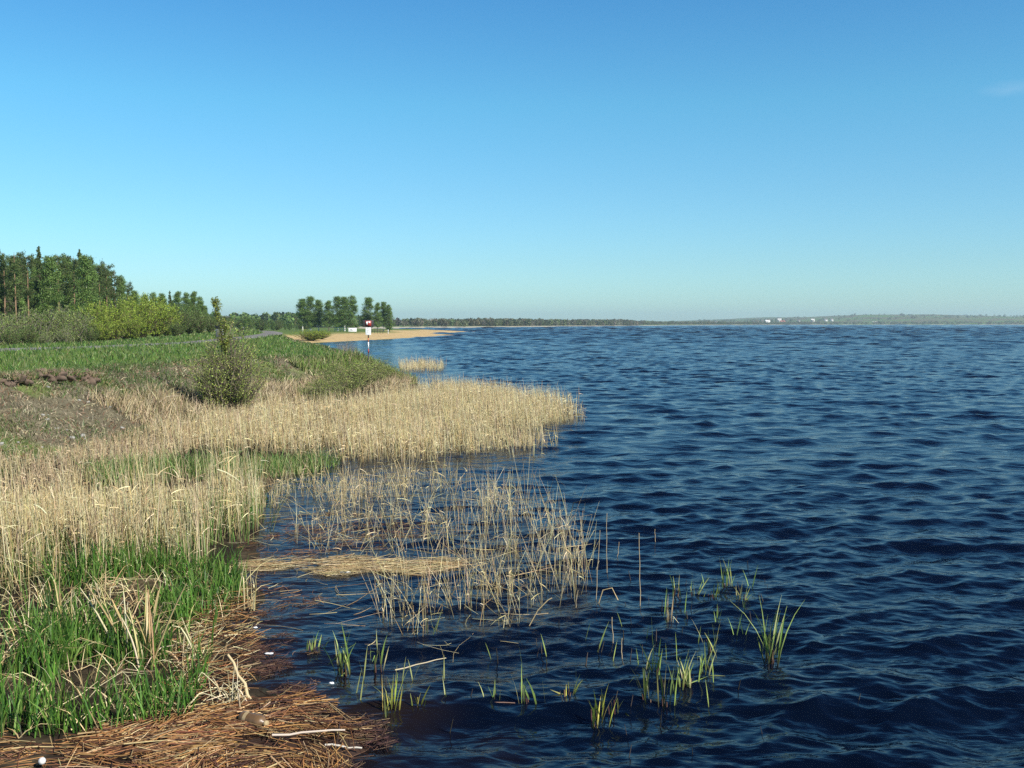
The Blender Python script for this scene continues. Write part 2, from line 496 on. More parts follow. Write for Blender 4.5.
def reed_bed(name, poly, n, H, Hs, w, label, leaf=1.2, edge=0, pal=REEDP, kink=.12, lean=.12, plume=.08, lod=0, green=0, dens_noise=None):
    x, y = scatter(poly, int(n * (1.6 if dens_noise else 1)), lod)
    if dens_noise:
        k = rng.random(len(x)) < sstep(dens_noise[1], dens_noise[2], fbm(x * dens_noise[0], y * dens_noise[0], 91, 3))
        x, y = x[k][:n], y[k][:n]
    if edge:
        k = rng.random(len(x)) < sstep(-.02, edge, -poly_sd(np.array(poly), x, y) + edge * .5 * (fbm(x * .7, y * .7, 95, 2) - .5))
        x, y = x[k], y[k]
    N = len(x); d = np.hypot(x, y)
    z, _, _ = height(x, y); z = np.maximum(z, -.05) - .03
    hh = H * (1 + Hs * rng.normal(size=N)) * (.55 + .9 * fbm(x * .5, y * .5, 63, 3)); hh = np.clip(hh, .25 * H, 1.7 * H)
    P = stems_poly(x, y, z, hh, np.abs(rng.normal(0, lean, N)), np.abs(rng.normal(0, .06, N)), 5, kink, wind=(-.04, .03))
    rad = np.maximum(w * rng.uniform(.7, 1.3, N), .00011 * d)
    c = pick(pal, N, .16)
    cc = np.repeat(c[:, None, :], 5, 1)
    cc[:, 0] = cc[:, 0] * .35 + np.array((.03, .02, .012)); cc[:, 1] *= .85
    rads = taper(N, 5, rad, .35)
    pl = rng.random(N) < plume
    rads[pl, 4] = rad[pl] * .4; rads[pl, 3] *= 2.4
    cc[pl, 3:] = np.array((.30, .21, .13))
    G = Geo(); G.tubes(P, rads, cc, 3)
    nl = int(N * leaf)
    if nl:
        s_ = rng.integers(0, N, nl); kk = rng.integers(1, 4, nl)
        b = P[s_, kk]; L = hh[s_] * rng.uniform(.10, .28, nl)
        a = rng.uniform(0, 6.283, nl); el = rng.uniform(-.3, 1.1, nl)
        t = np.linspace(0, 1, 4)[None]
        PL = np.empty((nl, 4, 3))
        PL[..., 0] = b[:, 0, None] + L[:, None] * t * np.cos(a)[:, None] * np.cos(el)[:, None]
        PL[..., 1] = b[:, 1, None] + L[:, None] * t * np.sin(a)[:, None] * np.cos(el)[:, None]
        PL[..., 2] = b[:, 2, None] + L[:, None] * (t * np.sin(el)[:, None] - .35 * t ** 2)
        PL[..., 2] = np.maximum(PL[..., 2], z[s_][:, None] + .03)
        G.tubes(PL, taper(nl, 4, np.maximum(rad[s_] * 1.3, .004), .1), pick(pal, nl, .2), 2)
    if green:
        xg, yg = x[:0], y[:0]
        ng = int(N * green); q = rng.integers(0, N, ng)
        xg = x[q] + rng.normal(0, .15, ng); yg = y[q] + rng.normal(0, .15, ng)
        PG = stems_poly(xg, yg, z[q], hh[q] * rng.uniform(.25, .7, ng), np.abs(rng.normal(0, .2, ng)), np.abs(rng.normal(0, .2, ng)), 4)
        G.tubes(PG, taper(ng, 4, np.maximum(.005, .00016 * d[q]) * rng.uniform(.7, 1.3, ng), .05), pick(GRN + OLIVE, ng), 2)
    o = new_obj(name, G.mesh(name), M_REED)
    return tag(o, label, 'reeds', kind='stuff')


def px_poly(pts, z=0.0): return [tuple(at(a, b, z)[:2]) for a, b in pts]


# the big tongue of reeds out in the water
tongue = px_poly([(320, 466), (430, 466), (500, 462), (556, 457), (566, 446), (540, 436), (568, 428), (594, 420), (580, 409), (540, 401), (510, 395), (470, 392), (400, 396),
                  (330, 415), (225, 432), (130, 448), (150, 462), (230, 461)])
reed_bed('reed_bed', tongue, 19500, .82, .25, .0062, 'dense tongue of dry straw-coloured reeds reaching out into the lake', leaf=.9, kink=.16, lean=.12, dens_noise=(.55, .22, .58), edge=1.7)
# left bank bed
left = px_poly([(-90, 548), (60, 542), (110, 532), (160, 526), (215, 518), (262, 508), (272, 512), (262, 530), (235, 558), (205, 588), (150, 582), (90, 600), (40, 612), (-90, 625)])
reed_bed('reed_bed', left, 8200, 1.18, .3, .0046, 'tall dense dry reeds with green shoots filling the marsh below the bank', leaf=.9, kink=.10, lean=.10, green=1.7, edge=2.0, dens_noise=(1.3, .33, .57))
lowl = px_poly([(-90, 512), (60, 508), (110, 505), (180, 501), (262, 490), (266, 508), (215, 520), (110, 535), (-90, 550)])
reed_bed('reed_bed', lowl, 3600, .34, .4, .0055, 'lower dry reeds with green shoots at the back of the near marsh', leaf=1.0, kink=.12, lean=.22, green=1.2)
# thin pale dead growth at the foot of the slope
foot = px_poly([(-90, 512), (60, 506), (150, 478), (240, 440), (320, 420), (340, 408), (250, 412), (200, 428), (120, 446), (60, 466), (-90, 478)])
reed_bed('reed_bed', foot, 6000, .42, .4, .006, 'thin pale dead reeds along the foot of the embankment', leaf=1.2, pal=[(.50, .39, .21), (.42, .31, .17), (.56, .46, .28)], kink=.2, lean=.22)
# sparse stems standing in the pool
pool1 = px_poly([(270, 490), (310, 482), (420, 480), (480, 488), (520, 500), (455, 520), (380, 522), (300, 524), (272, 516)])
reed_bed('reed_stand', pool1, 900, .66, .35, .0040, 'thin stand of dry reeds at the back of the pool', leaf=.9, kink=.3, lean=.3, dens_noise=(1.1, .42, .62))
pool2 = px_poly([(455, 505), (520, 505), (575, 535), (598, 575), (590, 598), (545, 610), (500, 605), (470, 560)])
reed_bed('reed_stand', pool2, 360, .92, .35, .0036, 'open stand of slender dry reeds at the lake side of the pool', leaf=.5, kink=.3, lean=.26, dens_noise=(1.2, .38, .6))
pool3 = px_poly([(375, 600), (405, 580), (470, 585), (530, 592), (550, 612), (520, 630), (470, 628), (440, 640), (395, 636), (378, 620)])
reed_bed('reed_stand', pool3, 230, .92, .25, .0036, 'loose clump of pale leaning reeds in front of the floating straw', leaf=.6, kink=.28, lean=.28, dens_noise=(1.4, .35, .6))
pool4 = px_poly([(330, 520), (450, 520), (480, 560), (400, 560), (300, 552), (285, 530)])
reed_bed('reed_stand', pool4, 170, .75, .3, .0036, 'few broken dry reeds standing behind the floating straw', leaf=.8, kink=.45, lean=.5)
# little reed patch beyond the sign
far_patch = px_poly([(402, 372), (442, 371), (446, 367), (420, 364), (398, 367)])
reed_bed('reed_bed', far_patch, 750, .7, .25, .007, 'small pale reed patch in the water beyond the striped post', leaf=.5)


def grass(name, poly, n, H, Hs, w, pal, label, lod=0, lean=.3, bend=.35, noise=None, mat=None, cat='grass', hole=None, keep=.12):
    x, y = scatter(poly, n, lod)
    if hole:
        k = (poly_sd(np.array(hole), x, y) > 0) | (rng.random(len(x)) < keep)
        x, y = x[k], y[k]
    if noise:
        k = rng.random(len(x)) < sstep(noise[1], noise[2], fbm(x * noise[0], y * noise[0], noise[3], 3))
        x, y = x[k], y[k]
    k = np.abs(x - roadx(y)) > 1.45 + .3 * rng.normal(size=len(x))
    x, y = x[k], y[k]
    N = len(x); d = np.hypot(x, y)
    z, _, _ = height(x, y); z = np.maximum(z, -.03) - .02
    hh = np.clip(H * (1 + Hs * rng.normal(size=N)) * (.55 + .9 * fbm(x * .8, y * .8, 53, 3)), .2 * H, 2 * H)
    P = stems_poly(x, y, z, hh, np.abs(rng.normal(0, lean, N)), np.abs(rng.normal(0, bend, N)), 4)
    rad = np.maximum(w * rng.uniform(.6, 1.3, N), .00033 * d)
    G = Geo(); G.tubes(P, taper(N, 4, rad, .06, .8, 1.0), pick(pal, N, .2), 2)
    o = new_obj(name, G.mesh(name), mat or M_GRASS)
    return tag(o, label, cat, kind='stuff')


fore = px_poly([(-60, 600), (40, 600), (100, 575), (170, 575), (235, 575), (250, 600), (215, 640), (205, 690), (190, 728), (120, 742), (40, 752), (-60, 757)])
grass('marsh_grass', fore, 9000, .36, .4, .0098, GRN, 'lush green blades growing in the marsh at the near left', lean=.14, bend=.22, noise=(1.3, .40, .56, 61), hole=px_poly([(-60, 596), (90, 600), (118, 618), (95, 640), (20, 648), (-60, 645)]))
grass('dead_grass', fore, 1500, .30, .4, .005, REEDP + REEDB, 'dead straw blades lying among the green marsh grass', lean=.8, bend=.6, mat=M_REED)
edge = px_poly([(70, 484), (180, 470), (250, 466), (310, 462), (345, 464), (310, 473), (240, 482), (160, 490), (100, 494)])
grass('marsh_grass', edge, 5200, .34, .45, .007, [(.12, .21, .045), (.16, .23, .06), (.09, .16, .035), (.30, .27, .12)], 'bright green strip of sedge between the two reed beds', lean=.25, bend=.25, noise=(.9, .25, .55, 65))
# grass of the embankment
YB = [24, 34, 43, 55, 62, 68, 76, 94, 112, 150, 185]
crest = [(np.interp(q, TY, CX) + .4, q) for q in YB]
topg = crest + [(-56, 190), (-50, 120), (-48, 60), (-34, 30)]
grass('bank_grass', topg, 46000, .17, .7, .006, [(.085, .17, .025), (.11, .20, .03), (.05, .11, .02), (.15, .21, .05), (.22, .22, .09), (.035, .08, .018)], 'green spring grass on top of the embankment and along the road', lod=1.6, lean=.3)
slopep = [(np.interp(q, TY, CX) - .5, q) for q in YB] + [(np.interp(q, TY, TX) + .5, q) for q in YB[::-1]]
grass('dead_grass', slopep, 30000, .15, .5, .005, [(.30, .25, .15), (.22, .18, .11), (.42, .36, .23), (.13, .105, .06), (.20, .11, .065)], 'withered brown grass covering the slope of the embankment', lod=1.3, lean=.7, bend=.5, mat=M_REED, noise=(.9, .12, .5, 77))
grass('bank_grass', slopep, 44000, .17, .6, .006, [(.07, .12, .028), (.10, .15, .04), (.14, .17, .055), (.05, .09, .02)], 'short green tufts scattered over the brown slope', lod=1.3, lean=.4, noise=(.8, .34, .56, 79), hole=[(-20, 24), (-13, 24), (-13.2, 35), (-15, 37), (-18, 36)], keep=.4)
bankdry = [tuple(p) for p in [(-15.5, 36), (-14, 44), (-13.6, 52), (-11.5, 60), (-8.5, 66), (-6.6, 66), (-7, 60), (-10, 52), (-12, 44), (-12.8, 36)]]
grass('dead_grass', bankdry, 15000, .5, .35, .006, [(.40, .31, .18), (.30, .22, .13), (.48, .39, .24), (.26, .22, .10)], 'tall tawny dry grass on the bank beside the round bush', lean=.25, bend=.3, mat=M_REED)
capeg = [(-13.5, 60), (-10.5, 69), (-9.6, 74), (-7.4, 70), (-6.3, 66.5), (-7.5, 62), (-9.5, 59)]
grass('bank_grass', capeg, 9000, .40, .4, .006, [(.32, .28, .15), (.14, .22, .04), (.18, .25, .05), (.10, .18, .03), (.26, .25, .10)], 'tall green grass on the little cape around the striped post', lean=.2)


# lying reeds ------------------------------------------------------------
def litter(name, poly, n, L, w, pal, label, main=0.0, spread=.5, zfun=None, zr=(.0, .06), cat='reed litter', mat=None, fan=None, lift=.08, gaps=0):
    x, y = scatter(poly, n)
    if gaps:
        k = rng.random(n) < sstep(gaps - .1, gaps + .1, fbm(x * 1.7, y * 1.7, 113, 3)); x, y = x[k], y[k]; n = len(x)
    a = main + rng.normal(0, spread, n)
    if fan: a = fan(x, y) + rng.normal(0, spread, n)
    l = L * rng.uniform(.35, 1.3, n)
    z = (zfun(x, y) if zfun else 0) + rng.uniform(zr[0], zr[1], n)
    K = 4; t = np.linspace(-.5, .5, K)[None]
    P = np.empty((n, K, 3)); bow = rng.normal(0, .06, n)
    P[..., 0] = x[:, None] + l[:, None] * (t * np.cos(a)[:, None] - bow[:, None] * (t * 2) ** 2 * np.sin(a)[:, None])
    P[..., 1] = y[:, None] + l[:, None] * (t * np.sin(a)[:, None] + bow[:, None] * (t * 2) ** 2 * np.cos(a)[:, None])
    P[..., 2] = z[:, None] + l[:, None] * t * rng.normal(0, lift, n)[:, None]
    if zfun:
        P[..., 2] += zfun(P[..., 0], P[..., 1]) - zfun(x, y)[:, None]
    P[..., 2] = np.maximum(P[..., 2], .004)
    rad = w * rng.uniform(.5, 1.4, n)
    G = Geo(); G.tubes(P, taper(n, K, rad, .5), pick(pal, n, .22), 3)
    o = new_obj(name, G.mesh(name), mat or M_REED)
    return tag(o, label, cat, kind='stuff')


RUST = [(.24, .11, .045), (.32, .16, .065), (.38, .22, .09), (.13, .055, .028), (.075, .035, .022), (.46, .32, .16), (.05, .027, .02), (.17, .08, .045), (.50, .36, .18), (.44, .23, .08), (.36, .17, .06)]
DARKW = [(.075, .036, .032), (.10, .05, .04), (.045, .026, .024), (.15, .075, .05), (.22, .14, .08)]


def mound(x, y):
    p = np.array(px_poly([(-80, 735), (60, 725), (180, 700), (250, 702), (330, 705), (375, 745), (350, 775), (300, 830), (-80, 830)]))
    s = -poly_sd(p, x, y)
    return .02 + .07 * sstep(-.1, .9, s) * (.6 + .6 * fbm(x * 1.3, y * 1.3, 15, 2)) + .05 * fbm(x * 5, y * 5, 16, 2) * sstep(-.1, .3, s)


matp = px_poly([(-60, 746), (60, 742), (150, 730), (190, 718), (230, 706), (300, 698), (345, 716), (355, 745), (335, 780), (300, 850), (-80, 850)])
# core of the heap so that no gaps show
cx_ = np.linspace(-6.5, -.8, 110); cy_ = np.linspace(7.2, 11.2, 90)
XX, YY_ = np.meshgrid(cx_, cy_)
pm = np.array(matp)
Z = mound(XX, YY_) - .02 + .09 * sstep(.0, .25, -poly_sd(pm, XX, YY_)) * 0 - .12 * sstep(-.05, .35, poly_sd(pm, XX, YY_))
i = np.arange(89)[:, None] * 110; j = np.arange(109)[None]
Qm = np.stack([i + j, i + j + 1, i + 110 + j + 1, i + 110 + j], -1).reshape(-1, 4)
cm = np.array((.045, .025, .016)) * (.6 + .8 * fbm(XX * 3, YY_ * 3, 18, 3))[..., None]
G = Geo(); G.add(np.stack([XX, YY_, Z], -1).reshape(-1, 3), Qm, cm.reshape(-1, 3))
xl, yl = scatter(matp, 7600)
k = rng.random(len(xl)) < .12 + .88 * sstep(.36, .47, fbm(xl * 2.1, yl * 2.1, 117, 3)); xl, yl = xl[k], yl[k]   # dark wet gaps between the drifts
n = len(xl)
fa = np.where(xl > at(255, 740)[0], R(25) + (yl - 9.6) * .9, R(18)) + (fbm(xl * 1.2, yl * 1.2, 19, 2) - .5) * 4.2 + rng.normal(0, .55, n)
l = rng.uniform(.10, .6, n); t = np.linspace(-.5, .5, 4)[None]
P = np.empty((n, 4, 3))
P[..., 0] = xl[:, None] + l[:, None] * t * np.cos(fa)[:, None]; P[..., 1] = yl[:, None] + l[:, None] * t * np.sin(fa)[:, None]
P[..., 2] = np.maximum(mound(P[..., 0], P[..., 1]), .01) + rng.uniform(0, .05, n)[:, None] + (l * rng.normal(0, .05, n))[:, None] * t
G.tubes(P, taper(n, 4, rng.uniform(.002, .0075, n) * rng.uniform(.6, 1.4, n), .6), pick(RUST, n, .3), 3)
tag(new_obj('reed_litter', G.mesh('reed_litter'), M_REED), 'heap of matted rust-brown dead reeds washed up at the near left', 'reed litter', kind='stuff')

rim = px_poly([(345, 690), (385, 725), (395, 760), (350, 780), (320, 720), (280, 700), (235, 660), (228, 625), (262, 612), (330, 640), (300, 670)])
litter('water_weed', rim, 3600, .2, .003, DARKW, 'dark reddish weed floating around the reed heap', spread=3, gaps=.52, zr=(.0, .03), cat='water weed')
brown = px_poly([(225, 560), (265, 520), (330, 512), (430, 520), (460, 545), (330, 552), (260, 580), (330, 600), (300, 620), (255, 615), (232, 590)])
litter('water_weed', brown, 1700, .26, .0032, DARKW + RUST[:3], 'brown weed and sodden reeds floating in the sheltered pool', spread=3, gaps=.46, zr=(.0, .03), cat='water weed')
pale = px_poly([(190, 610), (250, 600), (262, 640), (245, 700), (200, 715), (150, 728), (170, 690)])
litter('reed_litter', pale, 650, .3, .004, REEDP[:3] + RUST, 'pale flattened reeds at the edge of the green marsh grass', main=.6, spread=.8, zr=(.06, .2), lift=.25)
raft = px_poly([(226, 568), (262, 560), (310, 562), (360, 557), (405, 562), (445, 559), (492, 566), (452, 571), (425, 577), (380, 572), (335, 577), (300, 570), (262, 574)])
ro = litter('reed_raft', raft, 1000, .5, .004, [(.55, .42, .22), (.44, .32, .16), (.62, .52, .30), (.36, .25, .12)], None, main=0.05, spread=.38, zr=(.0, .06), cat=None, gaps=.36)
del ro['kind']; tag(ro, 'long narrow raft of floating straw across the pool', 'reed raft')
strag = px_poly([(235, 520), (330, 505), (480, 520), (560, 580), (520, 640), (440, 660), (300, 640), (240, 600)])
litter('reed_litter', strag, 200, .6, .0036, REEDP + REEDB, 'single dead stems floating scattered over the pool', spread=3, zr=(.0, .05), lift=.18)


# ================================================================== TREES
def limbs(G, n, h0, h1, reach, rise, trunk_r, col, seedless=None, H=1.0, K=4, droop=0, twist=None):
    """n limbs leaving a vertical trunk between h0 and h1; returns their polylines"""
    hh = rng.uniform(h0, h1, n); a = rng.uniform(0, 6.283, n)
    L = reach(hh) * rng.uniform(.7, 1.15, n)
    t = np.linspace(0, 1, K)[None]
    P = np.empty((n, K, 3))
    P[..., 0] = L[:, None] * t * np.cos(a)[:, None]; P[..., 1] = L[:, None] * t * np.sin(a)[:, None]
    P[..., 2] = hh[:, None] + L[:, None] * (rise * t - droop * t ** 2)
    P[:, 1:] += rng.normal(0, .05, (n, K - 1, 3)) * L[:, None, None]
    G.tubes(P, taper(n, K, trunk_r * .4 * (1 - .6 * hh / H), .2), np.tile(col, (n, 1)), 4)
    return P


def trunk(G, H, r, col, bend=.02, K=9, white=False, base=(0, 0, 0)):
    t = np.linspace(0, 1, K)
    P = np.zeros((1, K, 3)); P[0, :, 2] = H * t - .15 * (t == 0)
    P[0, 1:, 0] = np.cumsum(rng.normal(0, bend * H / K, K - 1)); P[0, 1:, 1] = np.cumsum(rng.normal(0, bend * H / K, K - 1))
    P += np.array(base)
    rad = (r * (1 - .88 * t) * (1 + .35 * np.exp(-t * 18)))[None]
    c = np.tile(np.array(col, float), (1, K, 1))
    if white:
        c = np.where((rng.random((1, K, 1)) < .18), c * .45, c)
    G.tubes(P, rad, c, 7)
    return P[0]


def crown_leaves(G, P, n, size, pal, spread, jit=.22):
    """leaf clumps strung along the outer half of the limbs"""
    N, K, _ = P.shape
    q = rng.integers(0, N, n); t = rng.uniform(.12, 1.05, n) ** .8 * (K - 1); k = np.clip(t.astype(int), 0, K - 2); f = (t - k)[:, None]
    pos = P[q, k] * (1 - f) + P[q, k + 1] * f
    cl = rng.normal(0, 1, (N * 3, 3))                           # clump centres
    pos = pos + cl[(q * 3 + (t * 1.3).astype(int) % 3)] * spread * .6 + rng.normal(0, spread * .55, (n, 3))
    tone = (1 + .18 * rng.normal(size=(N, 1)))[q]
    G.leaves(pos, size * rng.uniform(.6, 1.4, n), pick(pal, n, jit) * tone)


def make_spruce(H, W, n, size, pal, bare=.12):
    T, C = Geo(), Geo()
    trunk(T, H, H * .014, (.09, .07, .05), .008)
    P = limbs(T, int(H * 9), H * bare, H * .97, lambda h: W * (1.03 - h / H) ** .8 * (.75 + .5 * rng.random(h.shape)), .15, H * .014, (.09, .07, .05), H=H, droop=.35)
    crown_leaves(C, P, n, size, pal, .16 * W * .5)
    tip = np.zeros((n // 30, 3)); tip[:, 2] = H * rng.uniform(.93, 1.01, len(tip)); tip[:, :2] = rng.normal(0, .06, (len(tip), 2))
    C.leaves(tip, size, pick(pal, len(tip)))
    return T.mesh('trunk'), C.mesh('crown')


def make_pine(H, W, n, size, pal):
    T, C = Geo(), Geo()
    trunk(T, H, H * .015, (.24, .15, .09), .012)
    P = limbs(T, 26, H * .5, H * .98, lambda h: W * np.sin(np.clip((h / H - .42) / .58, .05, 1) * 2.6) ** .7, .35, H * .015, (.11, .08, .055), H=H)
    limbs(T, 14, H * .2, H * .55, lambda h: W * .45 + 0 * h, .1, H * .008, (.09, .075, .06), H=H)
    crown_leaves(C, P, n, size, pal, .17 * W)
    return T.mesh('trunk'), C.mesh('crown')


def make_birch(H, W, n, size, pal, white=True, low=.28):
    T, C = Geo(), Geo()
    col = (.62, .58, .50) if white else (.12, .10, .08)
    trunk(T, H, H * .013, col, .015, white=white)
    P = limbs(T, 95, H * low, H * .97, lambda h: W * np.clip(.4 + 5 * (h / H - low), 0, 1) * np.clip(1.03 - h / H, 0.02, 1) ** .62, .5, H * .012, (.14, .11, .09), H=H, droop=.25)
    crown_leaves(C, P, n, size, pal, .16 * W)
    return T.mesh('trunk'), C.mesh('crown')


def make_bush(H, W, ns, n, size, pal, bark=(.10, .075, .05), twig=1.0, open_=.35, oval=False):
    """many stems rising from one foot, twigs on them and leaves on the twigs"""
    T, C = Geo(), Geo()
    a = rng.uniform(0, 6.283, ns); s = rng.uniform(.1, 1, ns) ** .7
    L = H * (1 - .38 * s ** 2) * rng.uniform(.75, 1.02, ns)
    K = 6; t = np.linspace(0, 1, K)[None]
    P = np.empty((ns, K, 3))
    if oval: L = H * np.sqrt(1 - .86 * s ** 2) * rng.uniform(.66, 1.06, ns)
    out = W * .5 * s
    P[..., 0] = (out * np.cos(a))[:, None] * t ** .8; P[..., 1] = (out * np.sin(a))[:, None] * t ** .8; P[..., 2] = L[:, None] * t - .05
    P[:, 1:] += rng.normal(0, .025 * H, (ns, K - 1, 3)) * t[:, 1:, None]
    if oval: P[..., :2] *= (1.12 - .35 * t ** 3)[..., None]
    T.tubes(P, taper(ns, K, H * .008 * rng.uniform(.6, 1.6, ns), .15), np.tile(bark, (ns, 1)), 4)
    nt_ = int(ns * 9 * twig)
    q = rng.integers(0, ns, nt_); k = rng.integers(1, K, nt_)
    b = P[q, k]; aa = np.arctan2(b[:, 1], b[:, 0]) + rng.normal(0, 1.1, nt_); l = H * rng.uniform(.08, .24, nt_)
    t3 = np.linspace(0, 1, 3)[None]
    PT = np.empty((nt_, 3, 3))
    PT[..., 0] = b[:, 0, None] + (l * np.cos(aa))[:, None] * t3 * .7; PT[..., 1] = b[:, 1, None] + (l * np.sin(aa))[:, None] * t3 * .7
    PT[..., 2] = b[:, 2, None] + l[:, None] * t3 * rng.uniform(.2, 1, nt_)[:, None]
    T.tubes(PT, taper(nt_, 3, np.full(nt_, H * .0022), .3), np.tile(np.array(bark) * 1.1, (nt_, 1)), 3)
    if n:
        q = rng.integers(0, nt_, n); f = rng.uniform(.1, 1.1, n)[:, None]
        pos = PT[q, 0] * (1 - f) + PT[q, 2] * f + rng.normal(0, .03 * H * open_, (n, 3))
        pos[:, 2] = np.maximum(pos[:, 2], .05)
        C.leaves(pos, size * rng.uniform(.6, 1.4, n), pick(pal, n, .22) * (1 + .2 * rng.normal(size=(nt_, 1)))[q])
    return T.mesh('stems'), (C.mesh('foliage') if n else None)


def place(name, protos, px, Y, top, label, cat, group=None, base_h=None, kinds=('trunk', 'crown'), X=None, wide=1.0, z=None):
    """protos = (trunk mesh, crown mesh, own height)"""
    T, C, Hp = protos
    x = (px - 512) / F * Y * (1 / 1.0) if X is None else X
    zb = hz(x, Y) - .05 if z is None else z
    zt = atd(px, top, Y)[2]
    s = max(.08, (zt - zb) / Hp)
    o = thing(name, (x, Y, zb), label, cat, group, rng.uniform(0, 6.283), (s * wide, s * wide, s))
    new_obj(kinds[0], T, M_BARK, o)
    if C is not None: new_obj(kinds[1], C, M_LEAF, o)
    return o


DKG = [(.085, .135, .035), (.11, .16, .045), (.065, .105, .03), (.15, .19, .055)]
MIDG = [(.13, .22, .05), (.16, .25, .055), (.105, .18, .045), (.20, .28, .08)]
YELG = [(.29, .37, .045), (.25, .33, .04), (.35, .41, .07), (.20, .29, .04)]
GRYT = [(.22, .30, .07), (.18, .28, .055), (.27, .32, .09), (.24, .24, .12)]
spr = [(*make_spruce(14, 1.8, 7500, .18, DKG, b), 14.0) for b in (.15, .38, .28)]
pin = [(*make_pine(14, 1.7, 4200, .19, DKG + [(.10, .12, .05)]), 14.0) for _ in range(3)]
bir = [(*make_birch(12, 2.6, 15000, .20, MIDG, w, l), 12.0) for w, l in ((True, .2), (True, .12), (False, .14), (False, .08))]
wil = [(*make_bush(5, 5.2, 60, 9500, .15, YELG, (.12, .10, .05)), 5.0) for _ in range(3)]
wig = [(*make_bush(5, 5.0, 60, 8500, .16, MIDG + OLIVE, (.10, .08, .05)), 5.0) for _ in range(2)]
bare = [(*make_bush(4, 4.4, 50, 6500, .12, GRYT, (.22, .19, .15), 1.1), 4.0) for _ in range(2)]

# ---- the left wood: skyline trees one by one, then the ranks behind
sky_list = [(-14, 258, 'pine'), (-4, 252, 'spruce'), (6, 252, 'pine'), (17, 252, 'pine'), (30, 255, 'pine'), (42, 247, 'spruce'), (52, 257, 'birch'), (60, 255, 'pine'), (68, 258, 'birch'),
            (76, 256, 'pine'), (82, 250, 'spruce'), (88, 256, 'birch'), (94, 258, 'spruce'), (101, 265, 'pine'), (108, 263, 'pine'), (116, 271, 'pine'), (122, 277, 'birch'), (129, 283, 'pine'), (136, 291, 'birch')]
lab = {
    -14: 'dark pine cut off by the left edge of the picture', -4: 'dark spruce at the far left edge of the wood',
    6: 'pine with a bare trunk, second tall tree from the left edge', 17: 'pine with a thin bare trunk, left of the tallest spruce pair',
    30: 'grey topped pine just left of the tallest spruce', 42: 'tallest spruce with a sharp pointed tip in the left wood',
    52: 'green broadleaf tree just right of the tallest spruce', 60: 'thin pine between the tallest spruce and the broad dark spruce',
    68: 'slender birch with pale leaning trunk in the middle of the left wood', 76: 'pine touching the left side of the broad dark spruce',
    82: 'broad dark spruce right of centre in the left wood', 88: 'birch with a bright white trunk in front of the broad dark spruce',
    94: 'narrow pointed spruce right of the white trunked birch', 101: 'pine in the gap right of the narrow pointed spruce',
    108: 'pine with a flat crooked top standing clear of its neighbours', 116: 'lower pine where the wood begins to step down',
    122: 'bare looking birch on the falling right side of the wood', 129: 'small dark pine at the right end of the tall wood',
    136: 'lowest tree at the right end of the tall wood, above the yellow willows'}
for i, (px, top, kd) in enumerate(sky_list):
    Yd = 118 + px * .3 + (i % 3) * 3
    pr = {'pine': pin, 'spruce': spr, 'birch': bir}[kd][i % 3]
    if px == 88: pr = bir[0]; Yd = 128
    place({'pine': 'pine_tree', 'spruce': 'spruce_tree', 'birch': 'birch_tree'}[kd], pr, px, Yd, top, lab[px], 'tree', 'trees of the left wood', wide=.9)
for i in range(105):
    px = rng.uniform(-60, 134); Yd = 128 + px * .3 + rng.uniform(4, 34)
    top = np.interp(px, [-60, 80, 110, 134], [257, 257, 270, 293]) + rng.uniform(0, 16)
    q = i % 4
    place(('spruce_tree', 'pine_tree', 'spruce_tree', 'birch_tree')[q], (spr[i % 3], pin[i % 3], spr[(i + 1) % 3], bir[i // 4 % 4])[q], px, Yd, top, 'dark tree packed inside the left wood behind its front row', 'tree', 'trees inside the left wood', wide=.72)
# ---- second, lower wood behind the willows
low_list = [(146, 295), (155, 293), (163, 294), (171, 291), (179, 292), (187, 293), (195, 292), (201, 297), (206, 306)]
ll = ['left end tree of the lower wood behind the yellow willows', 'second tree from the left of the lower wood', 'third tree from the left of the lower wood', 'dark pointed tree in the middle of the lower wood',
      'rounded tree just right of the dark pointed one', 'leafy tree right of middle in the lower wood', 'tall rounded tree near the right end of the lower wood', 'tree stepping down at the right end of the lower wood', 'lowest tree closing the right end of the lower wood']
for i, (px, top) in enumerate(low_list):
    place('spruce_tree' if i == 3 else 'broadleaf_tree', spr[0] if i == 3 else bir[2 + i % 2], px, 205 + i * 2, top, ll[i], 'tree', 'trees of the lower wood')
for i in range(14):
    px = rng.uniform(140, 204)
    place('broadleaf_tree', bir[2 + i % 2], px, rng.uniform(216, 240), rng.uniform(298, 306) + max(0, px - 198) * 1.2, 'green tree filling the lower wood behind its front row', 'tree', 'trees inside the lower wood')
# ---- willows and scrub in front of the woods
wl = [(97, 303, 112, 0), (113, 301, 116, 1), (127, 300, 121, 2), (142, 297, 126, 0), (156, 297, 132, 1), (168, 306, 136, 2), (104, 318, 104, 1), (134, 315, 112, 2)]
wlab = ['yellow green willow at the left end of the willow row', 'second yellow willow from the left in the row', 'full yellow willow left of the tallest one', 'tallest yellow green willow in the middle of the row',
        'bright willow just right of the tallest one', 'lower yellow willow at the right end of the row', 'small olive willow in front of the left willows', 'small willow in front of the tallest one']
for (px, top, Yd, q), lb in zip(wl, wlab):
    place('willow_bush', wil[q], px, Yd, top, lb, 'bush', 'yellow green willows before the wood', kinds=('stems', 'foliage'))
gl = [(180, 308, 142, 0), (190, 308, 146, 1), (200, 312, 150, 0), (211, 317, 154, 1), (223, 319, 158, 0), (176, 322, 120, 1)]
glab = ['green bush right of the yellow willows', 'second green bush right of the yellow willows', 'green bush left of the tall foreground shoot', 'green bush directly behind the tall foreground shoot',
        'green bush right of the tall foreground shoot', 'low green bush in front of the gap right of the willows']
